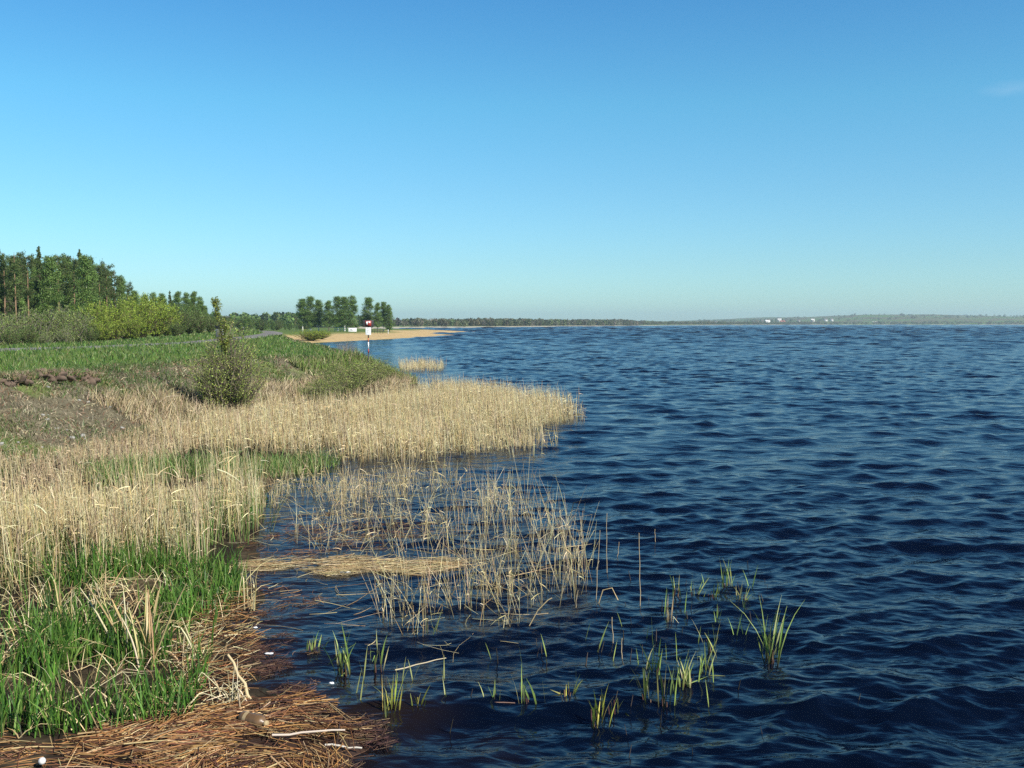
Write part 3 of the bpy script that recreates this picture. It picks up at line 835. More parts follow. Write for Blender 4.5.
for (px, top, Yd, q), lb in zip(gl, glab):
    place('green_bush', wig[q], px, Yd, top, lb, 'bush', 'green bushes beyond the road', kinds=('stems', 'foliage'))
bl = [(-6, 312, 92), (8, 316, 94), (22, 310, 96), (36, 313, 97), (48, 308, 99), (60, 313, 100), (72, 307, 102), (84, 314, 103), (30, 326, 88), (66, 326, 92), (12, 330, 86), (-18, 318, 88), (92, 328, 96), (46, 330, 90)]
for i, (px, top, Yd) in enumerate(bl):
    gr = i in (10, 8, 12)
    place('scrub_bush', (wig if gr else bare)[i % 2], px, Yd, top,
          'low leafy green bush among the grey scrub below the left wood' if gr else 'grey brown twiggy scrub bush at the foot of the left wood', 'bush',
          'green bushes in the scrub' if gr else 'grey scrub along the left wood', kinds=('stems', 'foliage'))
# ---- trees along the dyke in the distance
for i in range(58):
    px = rng.uniform(212, 312); f = (px - 212) / 100
    Yd = 260 + f * 190 + rng.uniform(-40, 90)
    top = np.interp(px, [212, 232, 250, 272, 300, 312], [313, 319, 317, 319.5, 321, 321.5]) + rng.uniform(0, 5)
    q = i % 3
    place('distant_tree' if q else 'distant_bush', (wig[0], bir[2], bir[3])[q], px, Yd, top, 'small distant tree in the belt along the dyke', 'tree', 'distant trees along the dyke', wide=1.5,
          kinds=('stems', 'foliage') if q == 0 else ('trunk', 'crown'))
# ---- birches on the sandy point
pt = [(303, 299, 0, 1.0, 'leftmost birch of the grove on the sandy point'), (311, 297, 1, 1.0, 'tall full birch near the left end of the grove'),
      (319, 300, 0, .9, 'birch with a clear white trunk, third from the left'), (329, 301, 2, .9, 'dark narrow tree in the middle of the left birch group'),
      (338, 297, 1, 1.0, 'tall birch left of the white board'), (345, 297, 0, .9, 'birch with a long white trunk right above the white board'),
      (353, 296, 3, .8, 'thin grey green tree at the right end of the left group'), (369, 298, 1, 1.05, 'broad birch directly behind the striped post'),
      (378, 303, 2, .75, 'thin dark trunked tree right of the striped post'), (384, 302, 0, .8, 'birch second from the right end of the grove'),
      (389, 305, 3, .8, 'rightmost tree of the grove on the sandy point')]
for px, top, q, wd, lb in pt:
    place('birch_tree', bir[q], px, 325 + (px % 7), top, lb, 'tree', 'trees on the sandy point', wide=wd * 1.45)
for px, top, Yd in ((320, 331, 226), (311, 330, 214)):
    place('green_bush', wil[px % 2], px, Yd, top, {320: 'low bright green bush at the root of the sandy point', 311: 'low green bush where the dyke meets the sand'}[px], 'bush', 'bushes by the sandy point', kinds=('stems', 'foliage'), wide=3.0)

# ---- the round bush in front, with its one long shoot
rng = np.random.default_rng(31)
T, C = make_bush(3.75, 3.4, 95, 13500, .060, [(.29, .37, .07), (.35, .42, .09), (.24, .31, .06), (.42, .46, .13)], (.15, .125, .085), 1.9, .8, True)
p = np.array(hit(231, 414))
bz = p[2]
bush = thing('round_bush', (p[0], p[1], bz - .03), 'round open olive green bush with one tall thin shoot on the bank', 'bush')
new_obj('stems', T, M_BARK, bush); new_obj('foliage', C, M_LEAF, bush)
G, L = Geo(), Geo()
ptip = atd(213, 299, p[1]) - np.array([p[0], p[1], bz])
t = np.linspace(0, 1, 8)[:, None]
Ps = (ptip[None] * t + np.array([.42, 0, 0]) * (t * (1 - t)) * 1.6)[None]
G.tubes(Ps, np.linspace(.04, .008, 8)[None], np.tile(np.array([.09, .075, .045]), (1, 1)), 5)
nb = 26
tb = rng.uniform(.5, .97, nb); b = np.stack([np.interp(tb, t[:, 0], Ps[0, :, c]) for c in range(3)], -1)
aa = rng.uniform(0, 6.283, nb); ll_ = .55 * (1.15 - tb) * rng.uniform(.7, 1.4, nb) + .12
PB = np.stack([b, b + np.stack([ll_ * .35 * np.cos(aa), ll_ * .35 * np.sin(aa), ll_ * .6], -1), b + np.stack([ll_ * .6 * np.cos(aa), ll_ * .6 * np.sin(aa), ll_ * 1.2], -1)], 1)
G.tubes(PB, taper(nb, 3, np.full(nb, .011), .3), np.tile(np.array([.13, .11, .06]), (nb, 1)), 3)
q = rng.integers(0, nb, 1500); f = rng.uniform(0, 1, 1500)[:, None]
L.leaves(PB[q, 0] * (1 - f) + PB[q, 2] * f + rng.normal(0, .06, (1500, 3)), .08 * rng.uniform(.6, 1.3, 1500), pick([(.19, .23, .04), (.24, .26, .05), (.16, .19, .035)], 1500))
sh = new_obj('tall_shoot', G.mesh('tall_shoot'), M_BARK, bush); new_obj('shoot_leaves', L.mesh('shoot_leaves'), M_LEAF, sh)

# ---- willow scrub on the cape
soft = [(*make_bush(2, 2.6, 70, 7000, .06, [(.26, .33, .07), (.32, .36, .10), (.20, .28, .05), (.36, .34, .15)], (.14, .12, .08), 1.8, .9), 2.0) for _ in range(2)]
cs = [(soft[1], 348, 388, 56, 362, 'green willow shrub left of the striped post, largest on the cape'), (soft[0], 362, 386, 59, 363, 'willow shrub just left below the striped post'),
      (soft[1], 376, 380, 63, 361, 'willow shrub just right below the striped post'), (soft[0], 335, 394, 51, 372, 'low olive shrub at the left end of the cape'),
      (soft[1], 388, 379, 63, 366, 'small green shrub at the water end of the cape'), (soft[0], 320, 398, 48, 380, 'smallest shrub above the dry grass left of the cape')]
for pr, px, base, Yd, top, lb in cs:
    place('willow_shrub', pr, px, Yd, top, lb, 'shrub', 'shrubs on the cape', kinds=('stems', 'foliage'), wide=1.6)
for px, top, Yd, lb in ((345, 340, 88, 'bare twiggy shrub standing against the water left of the striped post'), (351, 343, 86, 'second bare twiggy shrub, nearer the striped post')):
    place('bare_shrub', (bare[0][0], None, 4.0), px, Yd, top, lb, 'shrub', 'bare shrubs at the bank edge', kinds=('stems', 'foliage'))

# ---- far woods and hedges (one mass each)
def far_mass(name, line, n, depth, hlo, hhi, pal, label, wmul=1.0):
    ico = []
    ph = (1 + 5 ** .5) / 2
    Vi = np.array([(-1, ph, 0), (1, ph, 0), (-1, -ph, 0), (1, -ph, 0), (0, -1, ph), (0, 1, ph), (0, -1, -ph), (0, 1, -ph), (ph, 0, -1), (ph, 0, 1), (-ph, 0, -1), (-ph, 0, 1)], float) / math.hypot(1, ph)
    line = np.array(line, float); s = np.r_[0, np.cumsum(np.hypot(*np.diff(line, axis=0).T))]
    u_ = rng.uniform(0, s[-1], n)
    x = np.interp(u_, s, line[:, 0]); y = np.interp(u_, s, line[:, 1]) + rng.uniform(0, 1, n) ** 1.3 * depth
    z, _, _ = height(x, y)
    h_ = rng.uniform(hlo, hhi, n) * (.75 + .5 * fbm(x / 90, y / 90, 87, 2))
    G = Geo()
    w = h_ * rng.uniform(.28, .5, n) * wmul
    # every crown: leaf clumps over an ellipsoid
    m = 70
    dirs = rng.normal(size=(n, m, 3)); dirs /= np.linalg.norm(dirs, axis=2, keepdims=True)
    rad = rng.uniform(.6, 1.05, (n, m, 1))
    pos = np.stack([x, y, z + h_ * .55], -1)[:, None] + dirs * rad * np.stack([w, w, h_ * .45], -1)[:, None]
    G.leaves(pos.reshape(-1, 3), np.repeat(h_ * .24, m), np.repeat(pick(pal, n, .15), m, 0) * (1 + .15 * rng.normal(size=(n * m, 1))), asp=.9)
    Pt = np.stack([np.stack([x, y, z - .3], -1), np.stack([x, y, z + h_ * .6], -1)], 1)
    G.tubes(Pt, np.repeat((h_ * .02)[:, None], 2, 1), np.tile(np.array([.1, .08, .06]), (n, 1)), 3)
    return tag(new_obj(name, G.mesh(name), M_LEAF), label, 'wood', kind='stuff')


FARG = [(.12, .14, .065), (.15, .15, .085), (.17, .155, .11), (.13, .16, .065)]
far_mass('distant_wood', [(-260, 640), (-130, 730), (-40, 895), (60, 1200), (205, 1600)], 1500, 260, 4.5, 8, FARG, 'low grey green wood along the far shore behind the sandy point')
far_mass('distant_wood', [(195, 1600), (420, 2010), (700, 2470), (1500, 2570)], 800, 160, 3.5, 7, FARG, 'thin line of scrub along the far shore left of the village', 1.6)
far_mass('distant_wood', [(-420, 420), (-260, 500), (-140, 600), (-120, 720)], 500, 160, 6, 10, DKG + MIDG, 'distant belt of wood left of the birch grove')
far_mass('distant_hedge', [(640, 2800), (900, 3000), (1500, 3100), (2300, 3200)], 260, 900, 4, 9, FARG, 'scattered hedges and trees over the far hillside', 1.8)

# ================================================================== BUILT THINGS
M_WOODD = mat_plain('dark_wood', (.05, .035, .028), .8)
M_RED = mat_plain('red_paint', (.33, .04, .03), .5)
M_WHITE = mat_plain('white_paint', (.78, .78, .76), .5, var=.06)
M_BLACK = mat_plain('dark_paint', (.03, .028, .028), .6)
M_ORNG = mat_plain('orange_rust', (.45, .14, .06), .7)
M_GREY = mat_plain('grey_metal', (.22, .22, .21), .6)
M_GREENP = mat_plain('green_paint', (.02, .07, .055), .6)


def lath(name, prof, mat, parent, n=14, axis='z', loc=(0, 0, 0)):
    G = Geo(); G.lathe(prof, n, (1, 1, 1), axis)
    o = new_obj(name, G.mesh(name), mat, parent, smooth=False); o.location = loc
    return o


def boxo(name, lo, hi, mat, parent, bevel=.008):
    G = Geo(); G.box(lo, hi, (1, 1, 1))
    o = new_obj(name, G.mesh(name), mat, parent)
    if bevel:
        b = o.modifiers.new('bevel', 'BEVEL'); b.width = bevel; b.segments = 2
    return o


# striped post with its two boards
SY = 67.0
foot_ = atd(368.5, 357, SY)
zf = hz(foot_[0], SY)
def zat(py): return atd(368.5, py, SY)[2] - zf
root = thing('sign_post', (foot_[0], SY, zf), 'striped red and white post carrying a red board over a white board', 'sign', rz=R(8))
hp = zat(320)
bands = [(-.3, zat(353), M_BLACK), (zat(353), zat(349), M_RED), (zat(349), zat(342), M_WHITE), (zat(342), zat(338), M_ORNG), (zat(338), hp, M_BLACK)]
for a, b, m in bands:
    lath('post_band', [(0, a), (.04, a), (.04, b), (0, b)], m, root)
boxo('red_board', (-.36, -.10, zat(327.0)), (.36, -.058, zat(320)), M_BLACK, root)
rb = root.children[-1]
zz0, zz1 = zat(326.2), zat(320.8)
boxo('red_field', (-.20, -.108, zz0), (.20, -.102, zz1), M_RED, rb, 0)
boxo('white_mark', (-.14, -.114, zz0 + .10), (-.04, -.1085, zz1 - .05), M_WHITE, rb, 0)
boxo('white_mark', (-.039, -.114, zz0 + .22), (.14, -.1085, zz1 - .05), M_WHITE, rb, 0)
wb = boxo('white_board', (-.18, -.095, zat(335)), (.18, -.0575, zat(327.5)), M_WHITE, root)
for k in range(3):
    boxo('grey_line', (-.10, -.1, zat(334) + .13 + k * .11), (.06 + .03 * (k % 2), -.0955, zat(334) + .155 + k * .11), M_GREY, wb, 0)

# white board standing on the beach
Yb = 292.0
bw = atd(352.5, 332.4, Yb); zb_ = hz(bw[0], Yb, True)
root = thing('white_sign', (bw[0], Yb, zb_), 'plain white board standing on the sand under the birches', 'sign')
zt_ = atd(352, 327.9, Yb)[2] - zb_; zl_ = max(.35, atd(352, 332.0, Yb)[2] - zb_)
wbo = boxo('board', (-1.2, -.05, zl_), (1.2, .05, zt_), M_WHITE, root, .02)
boxo('faded_mark', (-.55, -.056, zl_ + .42), (.25, -.0505, zl_ + .75), mat_plain('faded_ink', (.45, .46, .5), .6), wbo, 0)
for s in (-1, 1): lath('leg', [(0, -.3), (.06, -.3), (.06, zl_ + .2), (0, zl_ + .2)], M_WOODD, root, 8, loc=(s * .8, .115, 0))


def rail_fence(name, px0, px1, Y, hgt, mat, label, rails=2):
    x0, x1 = (px0 - 512) / F * Y, (px1 - 512) / F * Y
    zb = hz((x0 + x1) / 2, Y)
    root = thing(name, ((x0 + x1) / 2, Y, zb), label, 'fence')
    w = (x1 - x0) / 2; n = 5
    for k in range(n):
        xx = -w + 2 * w * k / (n - 1)
        boxo('post', (xx - .06, -.06, -.2), (xx + .06, .06, hgt), mat, root)
    for k in range(rails):
        boxo('rail', (-w - .1, -.11, hgt * (.42 + .45 * k)), (w + .1, -.063, hgt * (.42 + .45 * k) + .22), mat, root)
    return root


rail_fence('wooden_fence', 335, 347, 296, 1.25, M_GREENP, 'low dark green fence left of the white board on the sand', 2)
rail_fence('wooden_fence', 372, 383, 300, 1.5, M_WOODD, 'dark brown rail fence under the trees right of the striped post', 1)
zb = hz((388 - 512) / F * 298, 298)
o = thing('white_post', ((388.3 - 512) / F * 298, 298, zb), 'short thin white post on the sand at the right of the grove', 'post')
lath('shaft', [(0, -.2), (.11, -.2), (.11, 1.35), (.08, 1.42), (0, 1.42)], M_WHITE, o, 10)
boxo('dark_band', (-.125, -.125, .85), (.125, .125, 1.0), M_BLACK, o, .01)

# roadside board behind the bush and a thin post
Yb = 96.0; pb = atd(219.5, 338, Yb); zb = hz(pb[0], Yb)
root = thing('roadside_board', (pb[0], Yb, zb), 'small grey board with a white edge half hidden behind the bush top', 'sign', rz=R(-20))
z0, z1 = atd(219, 337, Yb)[2] - zb, atd(219, 329, Yb)[2] - zb
boxo('panel', (-.40, -.02, z0), (.28, .02, z1), M_GREY, root)
boxo('white_edge', (.285, -.03, z0), (.42, .03, z1 + .02), M_WHITE, root)
boxo('top_plate', (-.5, -.03, z1 + .03), (.5, .03, z1 + .35), M_BLACK, root)
for s in (-.3, .2): lath('leg', [(0, -.2), (.035, -.2), (.035, z1), (0, z1)], M_BLACK, root, 8, loc=(s, .06, 0))
Yb = 101.0; pb = atd(243.5, 344, Yb); zb = hz(pb[0], Yb)
o = thing('roadside_post', (pb[0], Yb, zb), 'thin dark post at the road edge right of the bush', 'post')
lath('shaft', [(0, -.2), (.05, -.2), (.05, 1.15), (.03, 1.2), (0, 1.2)], M_BLACK, o, 8)
boxo('cap', (-.07, -.07, 1.2), (.07, .07, 1.27), M_GREY, o)

# village on the far shore
M_ROOF = mat_plain('red_tiles', (.30, .10, .075), .8); M_ROOFG = mat_plain('grey_roof', (.13, .12, .12), .8)
M_WALL = mat_plain('render_wall', (.62, .60, .56), .8, var=.05); M_GLASS = mat_plain('window_glass', (.03, .035, .045), .15, var=0, bump=0)


def house(px, Y, w, d, hw, hr, roofm, label, rz=0.0):
    w, d, hw, hr = w * .62, d * .7, hw * .66, hr * .66
    x = (px - 512) / F * Y; zb = hz(x, Y)
    root = thing('village_house', (x, Y, zb), label, 'house', 'village houses on the far shore', rz)
    wl_ = boxo('wall', (-w / 2, -d / 2, -1.0), (w / 2, d / 2, hw), M_WALL, root, 0)
    o_ = .5
    V = np.array([(-w / 2 - o_, -d / 2 - o_, hw), (w / 2 + o_, -d / 2 - o_, hw), (w / 2 + o_, d / 2 + o_, hw), (-w / 2 - o_, d / 2 + o_, hw), (-w / 2 - o_, 0, hw + hr), (w / 2 + o_, 0, hw + hr)], float)
    V[:4, 2] += .05; me = bpy.data.meshes.new('roof')
    me.from_pydata(V.tolist(), [], [(0, 1, 5, 4), (2, 3, 4, 5), (1, 2, 5), (3, 0, 4), (3, 2, 1, 0)])
    rf = new_obj('roof', me, roofm, root)
    boxo('chimney', (w * .2, -.5, hw + hr * .5), (w * .2 + .9, .5, hw + hr + 1.1), M_ROOF, rf, 0)
    n = max(2, int(w // 4))
    for k in range(n):
        xx = -w / 2 + w * (k + .5) / n
        boxo('window', (xx - .6, -d / 2 - .05, hw * .35), (xx + .6, -d / 2 - .003, hw * .35 + 1.4), M_GLASS, root, 0)
    return root


Y0 = 2620
house(757, Y0, 10, 8, 4.5, 4, M_ROOFG, 'leftmost white house of the far village, small with grey roof')
house(767, Y0, 20, 10, 8.5, 6, M_WALL, 'largest white house in the far village', .3)
house(761, Y0 + 90, 11, 9, 6, 5, M_ROOFG, 'grey roofed house just left of the largest white house')
house(775, Y0 + 60, 11, 8, 5, 4, M_ROOFG, 'low grey roofed house right of the largest white house')
house(779, Y0 + 130, 15, 10, 13, 6, M_WALL, 'tall pale house left of the red roofed house', -.2)
house(782, Y0 - 20, 20, 10, 6, 7, M_ROOF, 'house with a bright red roof at the right of the far village', .15)
house(798, Y0 + 350, 12, 9, 6, 5, M_ROOFG, 'grey roofed house on the rise just right of the village')
house(812, Y0 + 420, 16, 10, 8, 5, M_WALL, 'lone white house on the ridge right of the village')
house(825, Y0 + 430, 16, 10, 9, 5, M_ROOFG, 'first of two ridge houses right of the lone white one')
house(831, Y0 + 450, 14, 10, 9, 5, M_ROOFG, 'second of two ridge houses right of the lone white one')
house(716, Y0 - 30, 10, 8, 4.5, 4, M_ROOFG, 'small pale house alone at the shore left of the village')
house(875, Y0 + 30, 26, 9, 5, 3, M_WALL, 'long low white shed on the far meadow')
# village trees
for i in range(26):
    px = rng.uniform(744, 802); Yd = Y0 + rng.uniform(20, 200)
    x = (px - 512) / F * Yd
    place('village_tree', (bir[2], bir[3])[i % 2], px, Yd, atd(px, 319.5 + rng.uniform(-1.2, 1.5), Yd)[2] * 0 + 319.6 + rng.uniform(-1.0, 1.6), 'dark round tree between the houses of the far village', 'tree', 'trees of the far village', wide=1.6)

# ================================================================== SMALL THINGS
rng = np.random.default_rng(57)


def lump(name, sx, sy, sz, seed, mat, rough=.25, n=18, m=10):
    th = np.linspace(0, math.pi, m); a = np.arange(n) * 2 * math.pi / n
    TH, A = np.meshgrid(th, a, indexing='ij')
    X3 = 1.3 * (np.sin(TH) * np.cos(A) * 1.7 + seed * 3.7); Y3 = 1.3 * (np.sin(TH) * np.sin(A) + .8 * np.cos(TH) + seed)
    rr_ = 1 + rough * (fbm(X3 * 1.6, Y3 * 1.6, seed, 4) - .5) * 2
    V = np.stack([np.sin(TH) * np.cos(A) * rr_ * sx, np.sin(TH) * np.sin(A) * rr_ * sy, np.cos(TH) * rr_ * sz], -1)
    k = np.arange(m - 1)[:, None] * n; j = np.arange(n)[None]; j2 = (j + 1) % n
    Q = np.stack([k + j, k + n + j, k + n + j2, k + j2], -1).reshape(-1, 4)
    me = mesh_np(name, V.reshape(-1, 3), Q); 
    me.materials.append(mat)
    return me


M_STONE = mat_plain('pale_stone', (.27, .26, .225), .85, var=.25, scale=20)
M_EARTH = mat_plain('bare_earth', (.115, .078, .054), .95, var=.4, scale=6, bump=.8)
stones = [lump('stone', .12, .09, .06, s, M_STONE, .3, 10, 6) for s in range(4)]
for i in range(210):
    y = rng.uniform(25, 42); f = rng.uniform(.15, .9)
    x = np.interp(y, TY, TX) + f * (np.interp(y, TY, CX) - np.interp(y, TY, TX))
    if fbm(np.array([x * .5]), np.array([y * .5]), 5, 2)[0] < .45: continue
    o = new_obj('pale_stone', stones[i % 4], None)
    o.location = (x, y, hz(x, y) + .02); o.rotation_euler = (rng.normal(0, .3), rng.normal(0, .3), rng.uniform(0, 6))
    s = rng.uniform(.25, 1) ** 2 * 1.1; o.scale = (s, s, s)
    tag(o, 'pale stone lying in the withered grass of the brown slope', 'stone', 'pale stones on the slope')
for k, (px, py, w, lb) in enumerate([(7, 379, .45, 'dark broken clod of turf at the left picture edge on the slope top'), (22, 378, .35, 'reddish brown clod between the two dark hollows on the slope top'),
                                     (44, 375, .6, 'large brown overhanging clod with a dark hollow on the slope top'), (62, 375, .42, 'smaller brown clod right of the large overhanging one'), (86, 376, .4, 'brown clod with dry grass farthest right on the slope top')]):
    q = hit(px, py + 4)
    o = thing('turf_clod', q, lb, 'clod', 'turf clods along the slope top', rng.uniform(-.3, .3))
    ch = new_obj('earth_lump', lump('earth_lump', w, .4, .26, 40 + k, M_EARTH, 1.0, 40, 24), None, o); ch.location = (0, 0, .02)
    nb_ = 600; xx = rng.uniform(-w, w, nb_) * .95; y_ = rng.uniform(-.3, .5, nb_)
    Gc = Geo(); Pc = stems_poly(xx, y_, np.full(nb_, .10), rng.uniform(.1, .34, nb_), np.abs(rng.normal(0, .5, nb_)), np.abs(rng.normal(0, .5, nb_)), 4)
    Gc.tubes(Pc, taper(nb_, 4, np.full(nb_, .011), .1), pick([(.36, .28, .17), (.08, .16, .03), (.26, .19, .11)], nb_), 2)
    new_obj('grass_cap', Gc.mesh('grass_cap'), M_GRASS, o)

# white ball, bottle and sticks in the litter
pb = at(42, 761, .2); zz = float(mound(np.array([pb[0]]), np.array([pb[1]]))[0])
me = lump('ball', .032, .032, .032, 3, mat_plain('dull_white', (.55, .53, .5), .6), .02, 24, 14)
o = new_obj('white_ball', me, None, smooth=True); o.location = (pb[0], pb[1], .2 + .0); tag(o, 'small white ball lying on the reed heap at the bottom left', 'ball')
pb = at(253, 716, .2)
root = thing('brown_bottle', (pb[0], pb[1], max(.12, float(mound(np.array([pb[0]]), np.array([pb[1]]))[0]) + .05)), 'dirty brown bottle lying half sunk in the reed heap', 'bottle', rz=R(-28))
M_BOT = mat_plain('brown_plastic', (.13, .075, .035), .35, var=.45, scale=14, bump=.3); M_BOTL = mat_plain('pale_label', (.34, .25, .13), .6, var=.4, scale=20)
lath('body', [(0, -.15), (.05, -.148), (.066, -.135), (.07, -.10), (.066, -.02), (.07, .06), (.066, .10), (.05, .125), (.03, .14), (.024, .15), (.0, .15)], M_BOT, root, 24, 'x')
lath('label_band', [(.0712, -.085), (.0716, -.08), (.0716, -.05), (.0712, -.045)], M_BOTL, root, 24, 'x')
lath('cap', [(0, .151), (.029, .151), (.03, .156), (.03, .176), (.026, .18), (0, .18)], M_BOTL, root, 16, 'x')
for ob in root.children: ob.data.polygons.foreach_set('use_smooth', np.ones(len(ob.data.polygons), bool))


def stick(name, p0, p1, r, col, label, cat='stick', sag=.0, K=6):
    t = np.linspace(0, 1, K)[:, None]
    P = np.array(p0)[None] * (1 - t) + np.array(p1)[None] * t
    P[:, 2] += -sag * (4 * t[:, 0] * (1 - t[:, 0])); P[1:-1] += rng.normal(0, r * .8, (K - 2, 3))
    c = P[0].copy()
    G = Geo(); G.tubes((P - c)[None], np.linspace(r, r * .7, K)[None], np.array([col]), 6)
    o = new_obj(name, G.mesh(name), M_REED); o.location = c
    return tag(o, label, cat)


stick('pale_stick', at(272, 735, .2), at(345, 730, .16), .012, (.55, .45, .36), 'pale bare stick lying across the reed heap below the bottle')
stick('pale_stick', at(325, 745, .1), at(362, 748, .06), .012, (.55, .50, .42), 'short whitish stick at the water edge of the reed heap')
stick('pale_stick', at(395, 670, .03), at(446, 658, .03), .008, (.48, .40, .26), 'straw stick floating level in front of the loose reed clump')
stick('brown_stick', at(462, 702, .02), at(515, 703, .02), .008, (.25, .15, .11), 'reddish stick floating beside the leftmost green tuft in front')
for (a, b, lb) in (((264, 652), (274, 655), 'white plastic scrap floating right of the bent reed stalk'), ((252, 629), (257, 626), 'tiny white scrap at the edge of the marsh grass'), ((340, 574), (350, 570), 'pale scrap stuck on the floating straw'), ((327, 683), (336, 683), 'thin white scrap floating between the reed tufts')):
    q0, q1 = at(*a, .04), at(*b, .04)
    me = lump('scrap', max(.02, np.hypot(*(q1 - q0)[:2]) * .3), .022, .010, rng.integers(1, 90), M_WHITE, .5, 12, 7)
    o = new_obj('plastic_scrap', me, None); o.location = tuple((q0 + q1) / 2); tag(o, lb, 'litter')

# clumps of standing dead stalks in the marsh grass
def stalks(name, px, py, n, H, spread, r, label, lean=.25, pal=REEDP, cat='reed clump', kink=.3, ang=None):
    p_ = at(px, py, .08)
    o = None
    x = rng.normal(0, spread, n); y = rng.normal(0, spread, n)
    P = stems_poly(x, y, np.zeros(n) - .05, H * rng.uniform(.55, 1.1, n), np.abs(rng.normal(0, lean, n)), np.abs(rng.normal(0, .12, n)), 6, kink, ang=None if ang is None else ang + rng.normal(0, .5, n))
    P[..., 2] = np.maximum(P[..., 2], -.05)
    G = Geo(); G.tubes(P, taper(n, 6, r * rng.uniform(.6, 1.3, n), .4), pick(pal, n), 3)
    o = new_obj(name, G.mesh(name), M_REED); o.location = tuple(p_)
    return tag(o, label, cat)


stalks('dead_reed_clump', 146, 662, 12, 1.05, .07, .015, 'clump of tall pale dead stalks standing in the marsh grass', .16)
stalks('dead_reed_clump', 130, 655, 8, .95, .06, .014, 'dead stalks leaning left beside the tallest clump in the marsh grass', .45, ang=R(160))
stalks('dead_reed_clump', 68, 640, 14, .8, .08, .013, 'cluster of short cut dead stalks at the back left of the marsh grass', .1)
stalks('dead_reed_clump', 97, 610, 14, .65, .12, .012, 'row of broken dead stalks where reeds meet marsh grass', .12, kink=.5)
stalks('dead_reed_clump', 248, 606, 9, .75, .07, .009, 'pale dead clump at the pool corner of the marsh grass', .12)
stalks('dead_reed_clump', 195, 655, 4, .6, .05, .010, 'few thin dead stalks standing right of the tallest clump', .2)
stalks('dead_leaf_fan', 233, 703, 26, .48, .09, .008, 'fan of pale dead reed leaves drooping beside the thick bent stalk', .6, [(.60, .50, .30), (.52, .42, .24), (.66, .57, .38)], kink=.5)
stick('bent_stalk', at(253, 704, .05), at(228, 655, .45), .020, (.58, .45, .25), 'thick pale reed stalk leaning left over the marsh edge', 'reed stalk')
stick('bent_stalk', at(117, 735, .1), at(105, 725, .4), .001, (.58, .45, .25), 'x')
bpy.data.objects.remove(bpy.data.objects['bent_stalk.001'])

# single dry stems out in the water
for px, py, hpx, lx, lb in [(596, 600, 70, 4, 'dry stem standing alone just right of the reed stand'), (607, 575, 62, 0, 'tall straight dry stem farthest out behind the bent one'), (640, 608, 75, -1, 'solitary dark dry stem halfway to the green tufts'),
                            (655, 545, 16, 0, 'tiny dry tip poking from the waves far behind the tufts'), (617, 560, 18, 2, 'short dry stub right of the tall straight stem'), (613, 647, 30, -1, 'short dry stem in front of the bent reed'),
                            (575, 610, 20, 3, 'short pale stub at the right foot of the reed stand'), (622, 660, 22, 0, 'short dark stem left of the group of green tufts')]:
    p0 = at(px, py, -.05); Yd = p0[1]
    top_ = atd(px + lx, py - hpx, Yd)
    stick('dry_reed_stem', p0, top_, .0065, (.42, .33, .2), lb, 'reed stem')
for pts, lb in [([(598, 605), (603, 590), (612, 588), (618, 600)], 'bent dry reed arching over the water right of the reed stand'), ([(528, 628), (538, 610), (548, 600), (552, 598)], 'bent dry reed leaning right at the front of the reed stand')]:
    Yd = at(*pts[0], 0)[1]; P = np.array([atd(a, b, Yd) for a, b in pts]); c = P[0].copy()
    G = Geo(); G.tubes((P - c)[None], np.full((1, 4), .008), np.array([(.50, .38, .2)]), 5)
    o = new_obj('bent_reed', G.mesh('bent_reed'), M_REED); o.location = c; tag(o, lb, 'reed stem')

# green tufts in the water
TUFT = [(493, 700, 23, 4, 'leftmost small green tuft of the front row, beside the floating stick'), (523, 705, 40, 4, 'upright green tuft second from the left in the front row'), (571, 697, 26, 3, 'thin green shoot left of the yellowish tuft in front'),
        (597, 722, 36, 6, 'yellowish green tuft standing nearest the bottom edge'), (613, 712, 20, 3, 'dark thin shoots just right of the yellowish tuft'), (644, 700, 42, 5, 'dark stemmed tuft left of the bushiest middle tuft'),
        (653, 672, 30, 4, 'green tuft at the back left of the middle group'), (665, 704, 48, 5, 'dark tall tuft directly left of the bushiest middle tuft'), (686, 686, 34, 9, 'bushiest green tuft in the middle of the group'),
        (703, 675, 38, 5, 'leaning green tuft just right of the bushiest one'), (712, 651, 30, 4, 'green tuft behind and right of the leaning one'), (672, 622, 28, 3, 'pale dry looking tuft with two slanting blades'),
        (676, 595, 20, 4, 'faint small tuft farthest back at the left of the rear row'), (713, 598, 22, 4, 'small green tuft in the middle of the rear row'), (695, 596, 24, 3, 'slanting blades between the two small rear tufts'),
        (727, 588, 30, 5, 'tall slanting green tuft at the right of the rear row'), (740, 603, 22, 5, 'short green tuft at the front right of the rear row'), (770, 660, 56, 12, 'largest green tuft, farthest right in the open water'),
        (343, 672, 44, 9, 'large green tuft with brown stubs left of the loose reed clump'), (377, 668, 30, 4, 'few crossing green blades right of the large left tuft'), (390, 712, 42, 6, 'yellow green tuft in the water right of the reed heap'),
        (421, 712, 26, 4, 'small dark tuft right of the yellow green tuft near the heap'), (314, 650, 18, 6, 'short tuft with brown base left of the large left tuft')]
